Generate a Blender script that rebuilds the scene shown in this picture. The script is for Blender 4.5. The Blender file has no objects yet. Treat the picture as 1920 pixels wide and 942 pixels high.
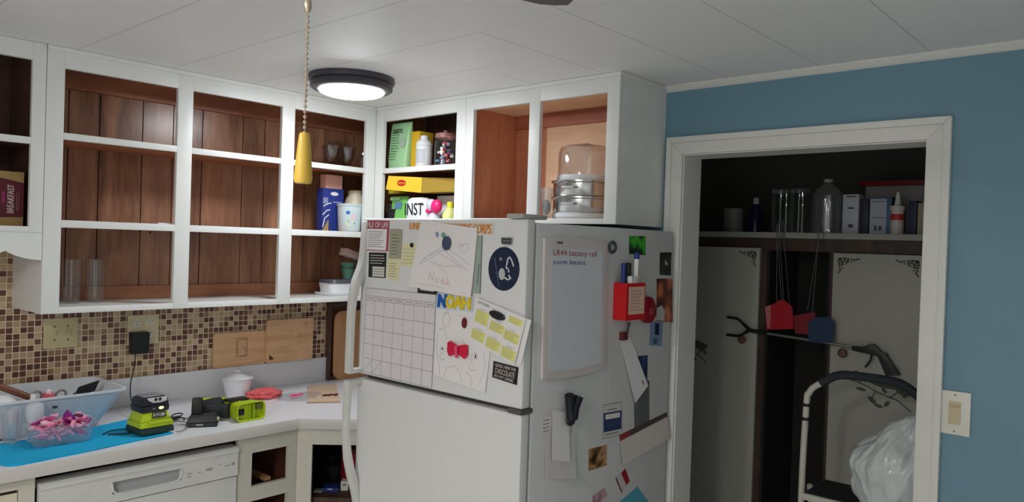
import bpy, bmesh, math, random
from mathutils import Vector, Matrix, noise
random.seed(4)
PI = math.pi
SC = bpy.context.scene
COL = SC.collection
# ------------------------------------------------------------------ camera and measuring helpers
CAM = Vector((-2.5772, -3.2331, 1.6329)); YAW, PIT, ROL, FPX = .7279, -.0101, .0326, 1415.83
_f = Vector((math.cos(YAW)*math.cos(PIT), math.sin(YAW)*math.cos(PIT), math.sin(PIT)))
_r0 = Vector((math.sin(YAW), -math.cos(YAW), 0)); _u0 = _r0.cross(_f)
_r = math.cos(ROL)*_r0 + math.sin(ROL)*_u0; _u = -math.sin(ROL)*_r0 + math.cos(ROL)*_u0
def on(px, py, p0, n):                       # where the sight line through a pixel meets a real plane
    d = _f + (px-960)/FPX*_r - (py-471)/FPX*_u; n = Vector(n)
    return CAM + d*((Vector(p0)-CAM).dot(n)/d.dot(n))
def aty(px, py, y): return on(px, py, (0, y, 0), (0, 1, 0))
def atx(px, py, x): return on(px, py, (x, 0, 0), (1, 0, 0))
def atz(px, py, z): return on(px, py, (0, 0, z), (0, 0, 1))
# ------------------------------------------------------------------ materials
def lin(c): return tuple(((v/255)/12.92 if v/255 <= .04045 else ((v/255+.055)/1.055)**2.4) for v in c) + (1,)
MATS = {}
def nn(nt, t, **kw):
    n = nt.nodes.new(t)
    for k, v in kw.items():
        if k.startswith('i_'): n.inputs[k[2:].replace('_', ' ')].default_value = v
        else: setattr(n, k, v)
    return n
def base(name):
    m = bpy.data.materials.new(name); m.use_nodes = True; nt = m.node_tree
    return m, nt, nt.nodes['Principled BSDF']
def mat(name, rgb, rough=.5, metal=0, var=.06, scale=30, bump=0, bscale=200, spec=.5, alpha=1, trans=0, coat=0, ior=1.45):
    if name in MATS: return MATS[name]
    m, nt, b = base(name); c = lin(rgb); L = nt.links
    geo = nn(nt, 'ShaderNodeNewGeometry'); no = nn(nt, 'ShaderNodeTexNoise', i_Scale=scale, i_Detail=3.0)
    L.new(geo.outputs['Position'], no.inputs['Vector'])
    mx = nn(nt, 'ShaderNodeMix', data_type='RGBA')
    mx.inputs[6].default_value = tuple(v*(1-var) for v in c[:3])+(1,); mx.inputs[7].default_value = tuple(min(1, v*(1+var)) for v in c[:3])+(1,)
    L.new(no.outputs['Fac'], mx.inputs[0]); L.new(mx.outputs[2], b.inputs['Base Color'])
    b.inputs['Roughness'].default_value = rough; b.inputs['Metallic'].default_value = metal
    b.inputs['Specular IOR Level'].default_value = spec; b.inputs['IOR'].default_value = ior
    b.inputs['Alpha'].default_value = alpha; b.inputs['Transmission Weight'].default_value = trans; b.inputs['Coat Weight'].default_value = coat
    if bump:
        n2 = nn(nt, 'ShaderNodeTexNoise', i_Scale=bscale, i_Detail=4.0); L.new(geo.outputs['Position'], n2.inputs['Vector'])
        bp = nn(nt, 'ShaderNodeBump', i_Strength=bump, i_Distance=.002); L.new(n2.outputs['Fac'], bp.inputs['Height']); L.new(bp.outputs[0], b.inputs['Normal'])
    MATS[name] = m; return m
def wood(name, dark, light, axis='z', scale=14, rough=.35, knots=False, spec=.5):
    if name in MATS: return MATS[name]
    m, nt, b = base(name); L = nt.links
    geo = nn(nt, 'ShaderNodeNewGeometry'); mp = nn(nt, 'ShaderNodeMapping')
    s = {'x': (.12, 1, 1), 'y': (1, .12, 1), 'z': (1, 1, .12)}[axis]
    mp.inputs['Scale'].default_value = tuple(v*scale for v in s); L.new(geo.outputs['Position'], mp.inputs['Vector'])
    no = nn(nt, 'ShaderNodeTexNoise', i_Scale=1.0, i_Detail=5.0, i_Distortion=1.2); L.new(mp.outputs[0], no.inputs['Vector'])
    n2 = nn(nt, 'ShaderNodeTexNoise', i_Scale=9.0, i_Detail=3.0); L.new(mp.outputs[0], n2.inputs['Vector'])
    ad = nn(nt, 'ShaderNodeMath', operation='MULTIPLY_ADD'); ad.inputs[1].default_value = .4
    L.new(n2.outputs['Fac'], ad.inputs[0]); L.new(no.outputs['Fac'], ad.inputs[2])
    r = nn(nt, 'ShaderNodeValToRGB'); r.color_ramp.elements[0].position = .45; r.color_ramp.elements[1].position = .92
    r.color_ramp.elements[0].color = lin(dark); r.color_ramp.elements[1].color = lin(light)
    L.new(ad.outputs[0], r.inputs[0]); L.new(r.outputs[0], b.inputs['Base Color'])
    b.inputs['Roughness'].default_value = rough; b.inputs['Specular IOR Level'].default_value = spec
    bp = nn(nt, 'ShaderNodeBump', i_Strength=.25, i_Distance=.001); L.new(ad.outputs[0], bp.inputs['Height']); L.new(bp.outputs[0], b.inputs['Normal'])
    MATS[name] = m; return m
def M_(nt, op, a, b=None, c=None):
    n = nt.nodes.new('ShaderNodeMath'); n.operation = op
    for i, v in enumerate((a, b, c)):
        if v is None: continue
        if isinstance(v, (int, float)): n.inputs[i].default_value = v
        else: nt.links.new(v, n.inputs[i])
    return n.outputs[0]
def glass(name, rgb=(240, 245, 245), rough=.03, k=.86, milk=0.):
    if name in MATS: return MATS[name]
    m, nt, b = base(name); L = nt.links                        # thin clear wall: see-through with glossy reflections, optionally a little milky
    tr = nn(nt, 'ShaderNodeBsdfTransparent'); tr.inputs[0].default_value = tuple(v**.12 for v in lin(rgb)[:3])+(1,)
    gl = nn(nt, 'ShaderNodeBsdfGlossy'); gl.inputs['Color'].default_value = lin(rgb); gl.inputs['Roughness'].default_value = rough
    b.inputs['Base Color'].default_value = lin(rgb); b.inputs['Roughness'].default_value = .5
    lw = nn(nt, 'ShaderNodeLayerWeight'); lw.inputs[0].default_value = .5; pw = M_(nt, 'POWER', lw.outputs['Facing'], 3.)
    mr = nn(nt, 'ShaderNodeMapRange'); mr.inputs[3].default_value = 1-k; mr.inputs[4].default_value = min(1, 1-k+.38); L.new(pw, mr.inputs[0])
    mx = nn(nt, 'ShaderNodeMixShader'); L.new(mr.outputs[0], mx.inputs[0]); L.new(tr.outputs[0], mx.inputs[1]); L.new(gl.outputs[0], mx.inputs[2])
    m2 = nn(nt, 'ShaderNodeMixShader'); m2.inputs[0].default_value = milk; L.new(mx.outputs[0], m2.inputs[1]); L.new(b.outputs[0], m2.inputs[2])
    L.new(m2.outputs[0], nt.nodes['Material Output'].inputs[0]); MATS[name] = m; return m
def emis(name, rgb, s):
    m, nt, b = base(name); b.inputs['Base Color'].default_value = lin(rgb)
    b.inputs['Emission Color'].default_value = lin(rgb); b.inputs['Emission Strength'].default_value = s; MATS[name] = m; return m
def patches(name, cols, scale=60, rough=.4, seed=0, stretch=(1, 1, 1)):      # printed picture: soft blotches of a few colours
    if name in MATS: return MATS[name]
    m, nt, b = base(name); L = nt.links
    geo = nn(nt, 'ShaderNodeNewGeometry'); mp = nn(nt, 'ShaderNodeMapping'); mp.inputs['Scale'].default_value = stretch; mp.inputs['Location'].default_value = (seed*3.1, seed*1.7, seed)
    no = nn(nt, 'ShaderNodeTexNoise', i_Scale=scale, i_Detail=1.5); L.new(geo.outputs['Position'], mp.inputs[0]); L.new(mp.outputs[0], no.inputs['Vector'])
    r = nn(nt, 'ShaderNodeValToRGB'); e = r.color_ramp.elements
    while len(e) < len(cols): e.new(.5)
    for i, c in enumerate(cols): e[i].position = .32+.36*i/(len(cols)-1); e[i].color = lin(c)
    L.new(no.outputs['Fac'], r.inputs[0]); L.new(r.outputs[0], b.inputs['Base Color']); b.inputs['Roughness'].default_value = rough
    MATS[name] = m; return m
def tile_mat():
    m, nt, b = base('mosaic_tile'); L = nt.links; P = .0235
    geo = nn(nt, 'ShaderNodeNewGeometry'); sp = nn(nt, 'ShaderNodeSeparateXYZ'); L.new(geo.outputs['Position'], sp.inputs[0])
    u = M_(nt, 'DIVIDE', sp.outputs[0], P); v = M_(nt, 'DIVIDE', sp.outputs[2], P)
    fu = M_(nt, 'FRACT', M_(nt, 'ADD', u, 200.)); fv = M_(nt, 'FRACT', M_(nt, 'ADD', v, .35))
    du = M_(nt, 'ABSOLUTE', M_(nt, 'SUBTRACT', fu, .5)); dv = M_(nt, 'ABSOLUTE', M_(nt, 'SUBTRACT', fv, .5))
    g = M_(nt, 'GREATER_THAN', M_(nt, 'MAXIMUM', du, dv), .44)
    cb = nn(nt, 'ShaderNodeCombineXYZ'); L.new(M_(nt, 'FLOOR', M_(nt, 'ADD', u, 200.)), cb.inputs[0]); L.new(M_(nt, 'FLOOR', M_(nt, 'ADD', v, .35)), cb.inputs[1])
    wn = nn(nt, 'ShaderNodeTexWhiteNoise', noise_dimensions='2D'); L.new(cb.outputs[0], wn.inputs['Vector'])
    r = nn(nt, 'ShaderNodeValToRGB'); r.color_ramp.interpolation = 'CONSTANT'; e = r.color_ramp.elements
    cols = [(0, (100, 64, 54)), (.24, (124, 84, 66)), (.42, (146, 116, 90)), (.58, (186, 160, 128)), (.8, (200, 176, 142))]
    while len(e) < 5: e.new(.5)
    for i, (p, c) in enumerate(cols): e[i].position = p; e[i].color = lin(c)
    L.new(wn.outputs['Value'], r.inputs[0])
    mx = nn(nt, 'ShaderNodeMix', data_type='RGBA'); L.new(g, mx.inputs[0]); L.new(r.outputs[0], mx.inputs[6]); mx.inputs[7].default_value = lin((228, 210, 182))
    L.new(mx.outputs[2], b.inputs['Base Color'])
    L.new(M_(nt, 'MULTIPLY_ADD', g, .5, .22), b.inputs['Roughness'])
    bp = nn(nt, 'ShaderNodeBump', i_Strength=.6, i_Distance=.0015); L.new(M_(nt, 'SUBTRACT', 1., g), bp.inputs['Height']); L.new(bp.outputs[0], b.inputs['Normal'])
    return m
def ceil_mat():
    m, nt, b = base('ceiling_panels'); L = nt.links
    geo = nn(nt, 'ShaderNodeNewGeometry'); sp = nn(nt, 'ShaderNodeSeparateXYZ'); L.new(geo.outputs['Position'], sp.inputs[0])
    def seam(s, off, w):
        t = M_(nt, 'DIVIDE', M_(nt, 'ADD', s, off), .33)
        d = M_(nt, 'MULTIPLY', M_(nt, 'ABSOLUTE', M_(nt, 'SUBTRACT', M_(nt, 'FRACT', M_(nt, 'ADD', t, 50.5)), .5)), .33)
        return M_(nt, 'LESS_THAN', d, w)
    X, Y = sp.outputs[0], sp.outputs[1]
    side = M_(nt, 'GREATER_THAN', M_(nt, 'ADD', M_(nt, 'MULTIPLY', X, .72), M_(nt, 'MULTIPLY', Y, -1.)), .95)     # laid in two directions
    gx = M_(nt, 'MULTIPLY', seam(X, .97, .0014), M_(nt, 'MULTIPLY_ADD', side, -.75, 1.))
    gy = M_(nt, 'MULTIPLY', seam(Y, -.005, .0014), M_(nt, 'MULTIPLY_ADD', side, .75, .25))
    g = M_(nt, 'MAXIMUM', gx, gy)
    mx = nn(nt, 'ShaderNodeMix', data_type='RGBA'); L.new(g, mx.inputs[0]); mx.inputs[6].default_value = lin((238, 238, 237)); mx.inputs[7].default_value = lin((186, 182, 176))
    L.new(mx.outputs[2], b.inputs['Base Color']); b.inputs['Roughness'].default_value = .55
    bp = nn(nt, 'ShaderNodeBump', i_Strength=.4, i_Distance=.002); L.new(M_(nt, 'SUBTRACT', 1., g), bp.inputs['Height']); L.new(bp.outputs[0], b.inputs['Normal'])
    return m
WHITE = mat('white_cabinet_paint', (228, 229, 226), .38, var=.03, scale=8, bump=.12, bscale=60)
TRIMW = mat('white_trim_paint', (224, 224, 219), .45, var=.02, bump=.1, bscale=60)
OFFW = mat('cream_base_paint', (206, 202, 190), .45, var=.04, bump=.1, bscale=60)
LAM = mat('white_laminate', (228, 228, 232), .22, var=.015)
LAMF = mat('grey_laminate_edge', (205, 200, 196), .35, var=.02)
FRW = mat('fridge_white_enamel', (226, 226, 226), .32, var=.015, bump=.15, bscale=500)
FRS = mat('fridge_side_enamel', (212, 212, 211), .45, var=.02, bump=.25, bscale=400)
GASK = mat('grey_gasket', (88, 88, 84), .7)
BLUE = mat('blue_wall_paint', (110, 148, 166), .42, var=.035, scale=5, bump=.3, bscale=90)
BROWNV = wood('dark_stained_veneer', (112, 74, 56), (184, 134, 104), 'z', 9, .26)
BROWNR = wood('red_brown_rail', (150, 98, 70), (192, 134, 98), 'x', 12, .45)
PINER = wood('reddish_pine', (182, 108, 78), (216, 144, 106), 'z', 8, .5)
PINEP = wood('pale_plywood', (226, 176, 136), (246, 208, 170), 'y', 8, .5)
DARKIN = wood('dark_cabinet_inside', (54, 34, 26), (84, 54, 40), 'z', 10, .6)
BLACK = mat('black_plastic', (30, 31, 34), .4); BLK2 = mat('black_rubber', (38, 39, 42), .75, bump=.2)
GREY = mat('grey_plastic', (130, 132, 134), .4); LGREY = mat('light_grey_plastic', (188, 190, 192), .35)
CHROME = mat('polished_steel', (205, 205, 205), .22, 1, var=.02); DCHROME = mat('dark_bronze', (52, 48, 52), .35, .6)
PAPER = mat('white_paper', (236, 232, 232), .8, var=.02); PAPER2 = mat('off_white_paper', (226, 222, 216), .85, var=.03)
CREAM = mat('cream_paper', (228, 222, 178), .8, var=.02); INK = mat('grey_ink', (92, 88, 92), .8); INKB = mat('dark_ink', (34, 32, 34), .6)
LIME = mat('lime_green_plastic', (178, 200, 36), .38, var=.03); IVORY = mat('ivory_plastic', (205, 192, 150), .4)
RED = mat('red_plastic', (190, 22, 34), .35); PLW = mat('white_plastic', (232, 234, 236), .35, var=.02)
CLEAR = glass('clear_glass', k=.955); CLEARP = glass('clear_plastic', (240, 243, 247), .08, .90, .06); SMOKE = glass('smoky_glass', (190, 188, 192), .05, .84)
# ------------------------------------------------------------------ object helpers
WM = {}
class MB:
    def __init__(s): s.bm = bmesh.new()
    def poly(s, pts): return s.bm.faces.new([s.bm.verts.new(Vector(p)) for p in pts])
    def prism(s, pts, vec):
        vec = Vector(vec); a = [s.bm.verts.new(Vector(p)) for p in pts]; b = [s.bm.verts.new(Vector(p)+vec) for p in pts]; n = len(a)
        s.bm.faces.new(a); s.bm.faces.new(b[::-1])
        for i in range(n): s.bm.faces.new((a[i], b[i], b[(i+1) % n], a[(i+1) % n]))
        return s
    def box(s, a, b, T=None):
        x0, x1 = sorted((a[0], b[0])); y0, y1 = sorted((a[1], b[1])); z0, z1 = sorted((a[2], b[2]))
        v = [Vector(p) for p in ((x0, y0, z0), (x1, y0, z0), (x1, y1, z0), (x0, y1, z0), (x0, y0, z1), (x1, y0, z1), (x1, y1, z1), (x0, y1, z1))]
        if T: v = [T @ p for p in v]
        v = [s.bm.verts.new(p) for p in v]
        for q in ((0, 3, 2, 1), (4, 5, 6, 7), (0, 1, 5, 4), (1, 2, 6, 5), (2, 3, 7, 6), (3, 0, 4, 7)): s.bm.faces.new([v[i] for i in q])
        return s
    def frustum(s, cx, cy, z0, z1, w0, d0, w1, d1, T=None):
        r = [Vector((cx+sx*w/2, cy+sy*d/2, z)) for z, w, d in ((z0, w0, d0), (z1, w1, d1)) for sx, sy in ((-1, -1), (1, -1), (1, 1), (-1, 1))]
        if T: r = [T @ p for p in r]
        v = [s.bm.verts.new(p) for p in r]
        for q in ((0, 3, 2, 1), (4, 5, 6, 7), (0, 1, 5, 4), (1, 2, 6, 5), (2, 3, 7, 6), (3, 0, 4, 7)): s.bm.faces.new([v[i] for i in q])
        return s
    def lathe(s, prof, c=(0, 0, 0), n=28, T=None, sx=1, sy=1):
        c = Vector(c); rings = []
        for r, z in prof:
            if r < 1e-5: p = Vector((0, 0, z)); p = (T @ p if T else p)+c; rings.append([s.bm.verts.new(p)])
            else:
                ring = []
                for k in range(n):
                    p = Vector((r*sx*math.cos(2*PI*k/n), r*sy*math.sin(2*PI*k/n), z)); p = (T @ p if T else p)+c; ring.append(s.bm.verts.new(p))
                rings.append(ring)
        for A, B in zip(rings, rings[1:]):
            for k in range(n):
                k2 = (k+1) % n
                if len(A) == 1 and len(B) == 1: continue
                if len(A) == 1: s.bm.faces.new((A[0], B[k], B[k2]))
                elif len(B) == 1: s.bm.faces.new((A[k], A[k2], B[0]))
                else: s.bm.faces.new((A[k], A[k2], B[k2], B[k]))
        return s
    def tube(s, pts, r, n=10, closed=False, flat=1):
        pts = [Vector(p) for p in pts]; m = len(pts); rr = r if isinstance(r, (list, tuple)) else [r]*m; rings = []; up = None
        for i, p in enumerate(pts):
            a = pts[(i-1) % m] if (i or closed) else p; b = pts[(i+1) % m] if (i < m-1 or closed) else p
            t = (b-a).normalized()
            if up is None: up = t.orthogonal().normalized()
            up = (up-t*up.dot(t)).normalized(); w = t.cross(up)
            rings.append([s.bm.verts.new(p+rr[i]*(math.cos(2*PI*k/n)*up+flat*math.sin(2*PI*k/n)*w)) for k in range(n)])
        for i in range(m if closed else m-1):
            A, B = rings[i], rings[(i+1) % m]
            for k in range(n): s.bm.faces.new((A[k], A[(k+1) % n], B[(k+1) % n], B[k]))
        if not closed: s.bm.faces.new(rings[0][::-1]); s.bm.faces.new(rings[-1])
        return s
    def ball(s, c, r, n=14, T=None):
        rx, ry, rz = r if isinstance(r, (tuple, list)) else (r, r, r)
        T2 = (T if T else Matrix.Identity(3)) @ Matrix.Diagonal((rx, ry, rz)); m = n//2
        return s.lathe([(max(0, math.sin(PI*k/m)) if 0 < k < m else 0, -math.cos(PI*k/m)) for k in range(m+1)], c, n, T2)
    def ring(s, c, ax, R, r, n=24, m=8, sx=1, sy=1):
        ax = Vector(ax).normalized(); a = ax.orthogonal().normalized(); b = ax.cross(a); c = Vector(c)
        return s.tube([c+R*(sx*math.cos(2*PI*k/n)*a+sy*math.sin(2*PI*k/n)*b) for k in range(n)], r, m, True)
def smoothpts(pts, k=4):                      # Catmull-Rom through the points
    pts = [Vector(p) for p in pts]; P = [pts[0]]+pts+[pts[-1]]; out = []
    for i in range(1, len(P)-2):
        for j in range(k):
            t = j/k; a, b, c, d = P[i-1:i+3]
            out.append(.5*((2*b)+(c-a)*t+(2*a-5*b+4*c-d)*t*t+(3*b-a-3*c+d)*t**3))
    return out+[pts[-1]]
def ob(name, mb, m, parent=None, bev=0, smooth=True, seg=2, ang=35):
    bm = mb.bm
    bmesh.ops.recalc_face_normals(bm, faces=bm.faces)
    if bev: bmesh.ops.bevel(bm, geom=[e for e in bm.edges if len(e.link_faces) == 2 and e.calc_face_angle(0) > .6], offset=bev, segments=seg, profile=.6, affect='EDGES', clamp_overlap=True)
    me = bpy.data.meshes.new(name)
    c = Vector((0, 0, 0))
    if parent is None:
        xs = [v.co for v in bm.verts]; lo = [min(v[i] for v in xs) for i in range(3)]; hi = [max(v[i] for v in xs) for i in range(3)]
        c = Vector(((lo[0]+hi[0])/2, (lo[1]+hi[1])/2, lo[2])); bmesh.ops.translate(bm, verts=bm.verts, vec=-c)
    bm.to_mesh(me); bm.free()
    if smooth:
        me.polygons.foreach_set('use_smooth', [True]*len(me.polygons)); me.set_sharp_from_angle(angle=math.radians(ang))
    for x in (m if isinstance(m, list) else [m]): me.materials.append(x)
    o = bpy.data.objects.new(name, me); COL.objects.link(o)
    if parent: o.parent = parent; o.matrix_parent_inverse = WM[parent].inverted(); WM[o] = Matrix.Identity(4)
    else: o.location = c; WM[o] = Matrix.Translation(c)
    return o
def tag(o, label=None, cat=None, group=None, kind=None):
    for k, v in (('label', label), ('category', cat), ('group', group), ('kind', kind)):
        if v: o[k] = v
    return o
def thing(name, label, cat, loc=(0, 0, 0), group=None):
    o = bpy.data.objects.new(name, None); COL.objects.link(o); o.empty_display_size = .05; o.location = loc
    WM[o] = Matrix.Translation(loc); return tag(o, label, cat, group)
def place(o, loc, rz=0, rx=0, ry=0, s=1):
    o.location = loc; o.rotation_euler = (rx, ry, rz); o.scale = (s, s, s); WM[o] = Matrix.Translation(loc) @ o.rotation_euler.to_matrix().to_4x4() @ Matrix.Scale(s, 4)
    return o
def copy_tree(o, parent=None):
    c = o.copy(); COL.objects.link(c)
    if parent: c.parent = parent
    for ch in list(o.children): copy_tree(ch, c)
    return c
def struct(name, mb, m, **k): return tag(ob(name, mb, m, **k), kind='structure')
def B(*boxes):
    m = MB()
    for a, b in boxes: m.box(a, b)
    return m
# ---- flat things on a real surface: u runs right, v runs down, both 0..1
class Sur:
    def __init__(s, c4, n, off=0, lift=None): s.c = [Vector(p) for p in c4]; s.n = Vector(n); s.off = off; s.lift = lift
    def pt(s, u, v, d=0):
        a, b, c, e = s.c; p = a*(1-u)*(1-v)+b*u*(1-v)+c*u*v+e*(1-u)*v
        return p+s.n*(s.off+d+(s.lift(u, v) if s.lift else 0))
    def size(s): return (s.c[1]-s.c[0]).length, (s.c[3]-s.c[0]).length
FX = -.8915; SY = -1.788
def front(px): return [atx(a, b, FX) for a, b in px], (-1, 0, 0)
def side(px): return [aty(a, b, SY) for a, b in px], (0, -1, 0)
def sheet(name, corners, m, label=None, cat=None, off=.0003, th=.0008, lift=None, group=None, parent=None, n=1, rnd=0):
    c4, nrm = corners; S = Sur(c4, nrm, off, lift); mb = MB(); N = 10 if lift else n
    if rnd:
        w, h = S.size(); ru, rv = rnd/w, rnd/h; out = []
        for (cu, cv, a0) in ((ru, rv, PI), (1-ru, rv, 1.5*PI), (1-ru, 1-rv, 0), (ru, 1-rv, .5*PI)):
            for k in range(5): a = a0+k*PI/8; out.append((cu+ru*math.cos(a), cv+rv*math.sin(a)))
        mb.prism([S.pt(u, v) for u, v in out], S.n*th)
    else:
        G = [[[mb.bm.verts.new(S.pt(i/N, j/N, d)) for j in range(N+1)] for i in range(N+1)] for d in (0, th)]
        for i in range(N):
            for j in range(N):
                for d in (0, 1): q = (G[d][i][j], G[d][i+1][j], G[d][i+1][j+1], G[d][i][j+1]); mb.bm.faces.new(q if d else q[::-1])
        edge = [(i, 0) for i in range(N)]+[(N, j) for j in range(N)]+[(i, N) for i in range(N, 0, -1)]+[(0, j) for j in range(N, 0, -1)]
        for k in range(len(edge)):
            a, b = edge[k], edge[(k+1) % len(edge)]; mb.bm.faces.new((G[0][a[0]][a[1]], G[0][b[0]][b[1]], G[1][b[0]][b[1]], G[1][a[0]][a[1]]))
    o = ob(name, mb, m, parent)
    if label: tag(o, label, cat, group)
    S.off = off+th; return o, S
def lines(name, S, pls, w, m, parent, d=.0003, label=None):
    mb = MB()
    for pl in pls:
        P = [S.pt(u, v, d) for u, v in pl]
        for i in range(len(P)-1):
            t = P[i+1]-P[i]
            if t.length < 1e-6: continue
            s = t.normalized().cross(S.n)*w/2; e = t.normalized()*w*.3
            mb.poly((P[i]-s-e, P[i+1]-s+e, P[i+1]+s+e, P[i]+s-e))
    o = ob(name, mb, m, parent, smooth=False)
    if label: o['label'] = label
    return o
def rects(name, S, rs, m, parent, d=.0002):
    mb = MB()
    for u0, v0, u1, v1 in rs: mb.poly((S.pt(u0, v0, d), S.pt(u1, v0, d), S.pt(u1, v1, d), S.pt(u0, v1, d)))
    return ob(name, mb, m, parent, smooth=False)
def disc(name, S, u, v, r, m, parent, d=.0002, n=20, ry=None):
    w, h = S.size(); mb = MB(); ry = ry or r
    mb.poly([S.pt(u+r/w*math.cos(2*PI*k/n), v+ry/h*math.sin(2*PI*k/n), d) for k in range(n)])
    return ob(name, mb, m, parent, smooth=False)
TX = {}
def textdata(s, fat=0):
    if (s, fat) not in TX:
        cu = bpy.data.curves.new('t', 'FONT'); cu.body = s; cu.offset = fat; cu.resolution_u = 3; o = bpy.data.objects.new('t', cu); COL.objects.link(o)
        dg = bpy.context.evaluated_depsgraph_get(); dg.update(); me = bpy.data.meshes.new_from_object(o.evaluated_get(dg))
        V = [v.co.copy() for v in me.vertices]; Fc = [tuple(p.vertices) for p in me.polygons]
        bpy.data.objects.remove(o); bpy.data.curves.remove(cu); bpy.data.meshes.remove(me)
        x0 = min(v.x for v in V); x1 = max(v.x for v in V); y0 = min(v.y for v in V); y1 = max(v.y for v in V)
        TX[s, fat] = ([((v.x-x0)/(x1-x0), 1-(v.y-y0)/(y1-y0)) for v in V], Fc)
    return TX[s, fat]
def txt(name, S, items, m, parent, d=.0004, bold=0, label=None, fat=0):      # items: (text, u0, v0, u1, v1) or with a rotation flag
    mb = MB()
    for it in items:
        s, u0, v0, u1, v1 = it[:5]; rot = len(it) > 5; V, Fc = textdata(s, fat)
        for bo in ((0, 0), (bold, 0), (0, bold)) if bold else ((0, 0),):
            vs = []
            for a, b in V:
                if rot: a, b = b, 1-a
                vs.append(mb.bm.verts.new(S.pt(u0+(u1-u0)*a+bo[0], v0+(v1-v0)*b+bo[1], d+bo[0]*.0001)))
            for f in Fc:
                try: mb.bm.faces.new([vs[i] for i in f])
                except ValueError: pass
    o = ob(name, mb, m, parent, smooth=False)
    if label: o['label'] = label
    return o
def scribble(rows, u0, u1, v0, v1, seed=1, frac=.9):      # rows of small print as broken strokes
    R = random.Random(seed); out = []
    for k in range(rows):
        v = v0+(v1-v0)*(k+.5)/rows; u = u0
        while u < u0+(u1-u0)*R.uniform(.75, 1)*frac:
            w = R.uniform(.04, .12)*(u1-u0)*1.5; out.append([(u, v), (min(u1, u+w), v)]); u += w+.03*(u1-u0)
    return out
# ================================================================== THE ROOM
H = 2.2584; TH = .13
struct('floor', B(((-5.5, -5.3, -.06), (1.4, .12, 0))), mat('grey_vinyl_floor', (212, 212, 210), .4, var=.06, scale=6))
struct('ceiling', B(((-5.5, -5.3, H), (1.4, .12, H+.06))), ceil_mat())
struct('wall_back', B(((-5.5, 0, 0), (0, .12, H))), mat('beige_wall_paint', (150, 136, 118), .6))
struct('wall_left', B(((-5.62, -5.3, 0), (-5.5, .12, H))), mat('pale_wall_paint', (228, 230, 230), .6))
struct('wall_front', B(((-5.5, -5.42, 0), (1.4, -5.3, H))), MATS['pale_wall_paint'])
KY0, KY1, KZ = -1.7976, -2.6326, 1.9921
wr = MB(); wr.box((0, KY0, 0), (TH, .12, H)); wr.box((0, -5.3, 0), (TH, KY1, H)); wr.box((0, KY1, KZ), (TH, KY0, H))
struct('wall_right', wr, BLUE, smooth=False)
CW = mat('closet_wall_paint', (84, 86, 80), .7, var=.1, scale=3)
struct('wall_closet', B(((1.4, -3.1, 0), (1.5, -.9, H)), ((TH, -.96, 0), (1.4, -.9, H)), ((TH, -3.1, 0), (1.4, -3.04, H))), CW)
# white jamb lining and casing of the pantry doorway
J = MB(); J.box((-.002, KY0, 0), (TH+.002, KY0-.004, KZ)); J.box((-.002, KY1+.004, 0), (TH+.002, KY1, KZ)); J.box((-.002, KY1+.004, KZ-.004), (TH+.002, KY0-.004, KZ))
struct('trim_1', J, TRIMW, smooth=False)
def casing(t, w0, w1):       # mitred band round the opening
    m = MB(); X0 = 0
    def band(a, b, c, d): m.prism([Vector(a), Vector(b), Vector(c), Vector(d)], (-t, 0, 0))
    i, o = w0, w1
    band((X0, KY0+i, 0), (X0, KY0+o, 0), (X0, KY0+o, KZ+o), (X0, KY0+i, KZ+i))
    band((X0, KY1-i, 0), (X0, KY1-i, KZ+i), (X0, KY1-o, KZ+o), (X0, KY1-o, 0))
    band((X0, KY0+i, KZ+i), (X0, KY0+o, KZ+o), (X0, KY1-o, KZ+o), (X0, KY1-i, KZ+i))
    return m
struct('trim_2', casing(.014, 0, .045), TRIMW, bev=.002); struct('trim_3', casing(.021, .045, .067), TRIMW, bev=.003)
cr = MB(); prof = [(0, 2.2584), (-.022, 2.2584), (-.022, 2.2524), (-.014, 2.246), (-.010, 2.240), (0, 2.236)]
cr.prism([Vector((x, -1.716, z)) for x, z in prof], (0, -3.58, 0)); struct('trim_4', cr, TRIMW)
struct('baseboard_right', B(((-.014, -5.3, 0), (0, KY1-.068, .09))), TRIMW)
# ================================================================== WALL CABINETS
A1 = -1.7213; DU = -.3302; DR = -.3234; ZB = 1.3384
def frame_y(xs, zs, y0, y1, x0, x1, z0, z1):   # stiles xs and rails between, facing -y
    m = MB()
    for a, b in xs: m.box((a, y0, z0), (b, y1, z1))
    for (a, b), (c, d) in zip(xs, xs[1:]):
        for e, f in zs: m.box((b, y0, e), (c, y1, f))
    return m
def planks(edges, y, z0, z1, m):
    for a, b in zip(edges, edges[1:]): m.box((a+.0022, y, z0), (b-.0022, y+.008, z1))
    return m
cab = thing('wall_cabinet', 'long white doorless wall cabinet with brown plank back above the tiled splashback', 'cabinet', (A1/2, -.16, ZB))
ob('face_frame', frame_y([(A1, -1.6659), (-1.2723, -1.2138), (-.8237, -.7629), (-.3796, DR)], [(ZB, 1.3605), (1.6372, 1.6632), (1.9424, 1.9655), (2.1873, 2.2575)], DU, DU+.019, 0, 0, ZB, 2.2575), WHITE, cab, bev=.0012)
ob('side_panel', B(((A1, DU+.019, ZB), (A1+.016, -.001, 2.2575))), WHITE, cab)
GR = [-1.703, -1.551, -1.439, -1.274, -1.148, -1.021, -.831, -.722, -.620, -.502, -.394, -.273, -.13, -.005]
bp = ob('back_panel', planks(GR, -.014, 1.35, 2.252, MB()), BROWNV, cab); ob('groove_backing', B(((-1.705, -.0045, 1.345), (-.003, -.001, 2.254))), mat('groove_shadow_brown', (44, 22, 18), .8), bp)
for z in (1.9655, 1.6632): ob('shelf', B(((A1+.016, DU+.019, z-.019), (-.004, -.0145, z))), BROWNR, cab)
ob('bottom_board', B(((A1+.016, DU+.019, 1.342), (-.004, -.0145, 1.357))), WHITE, cab)
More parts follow.
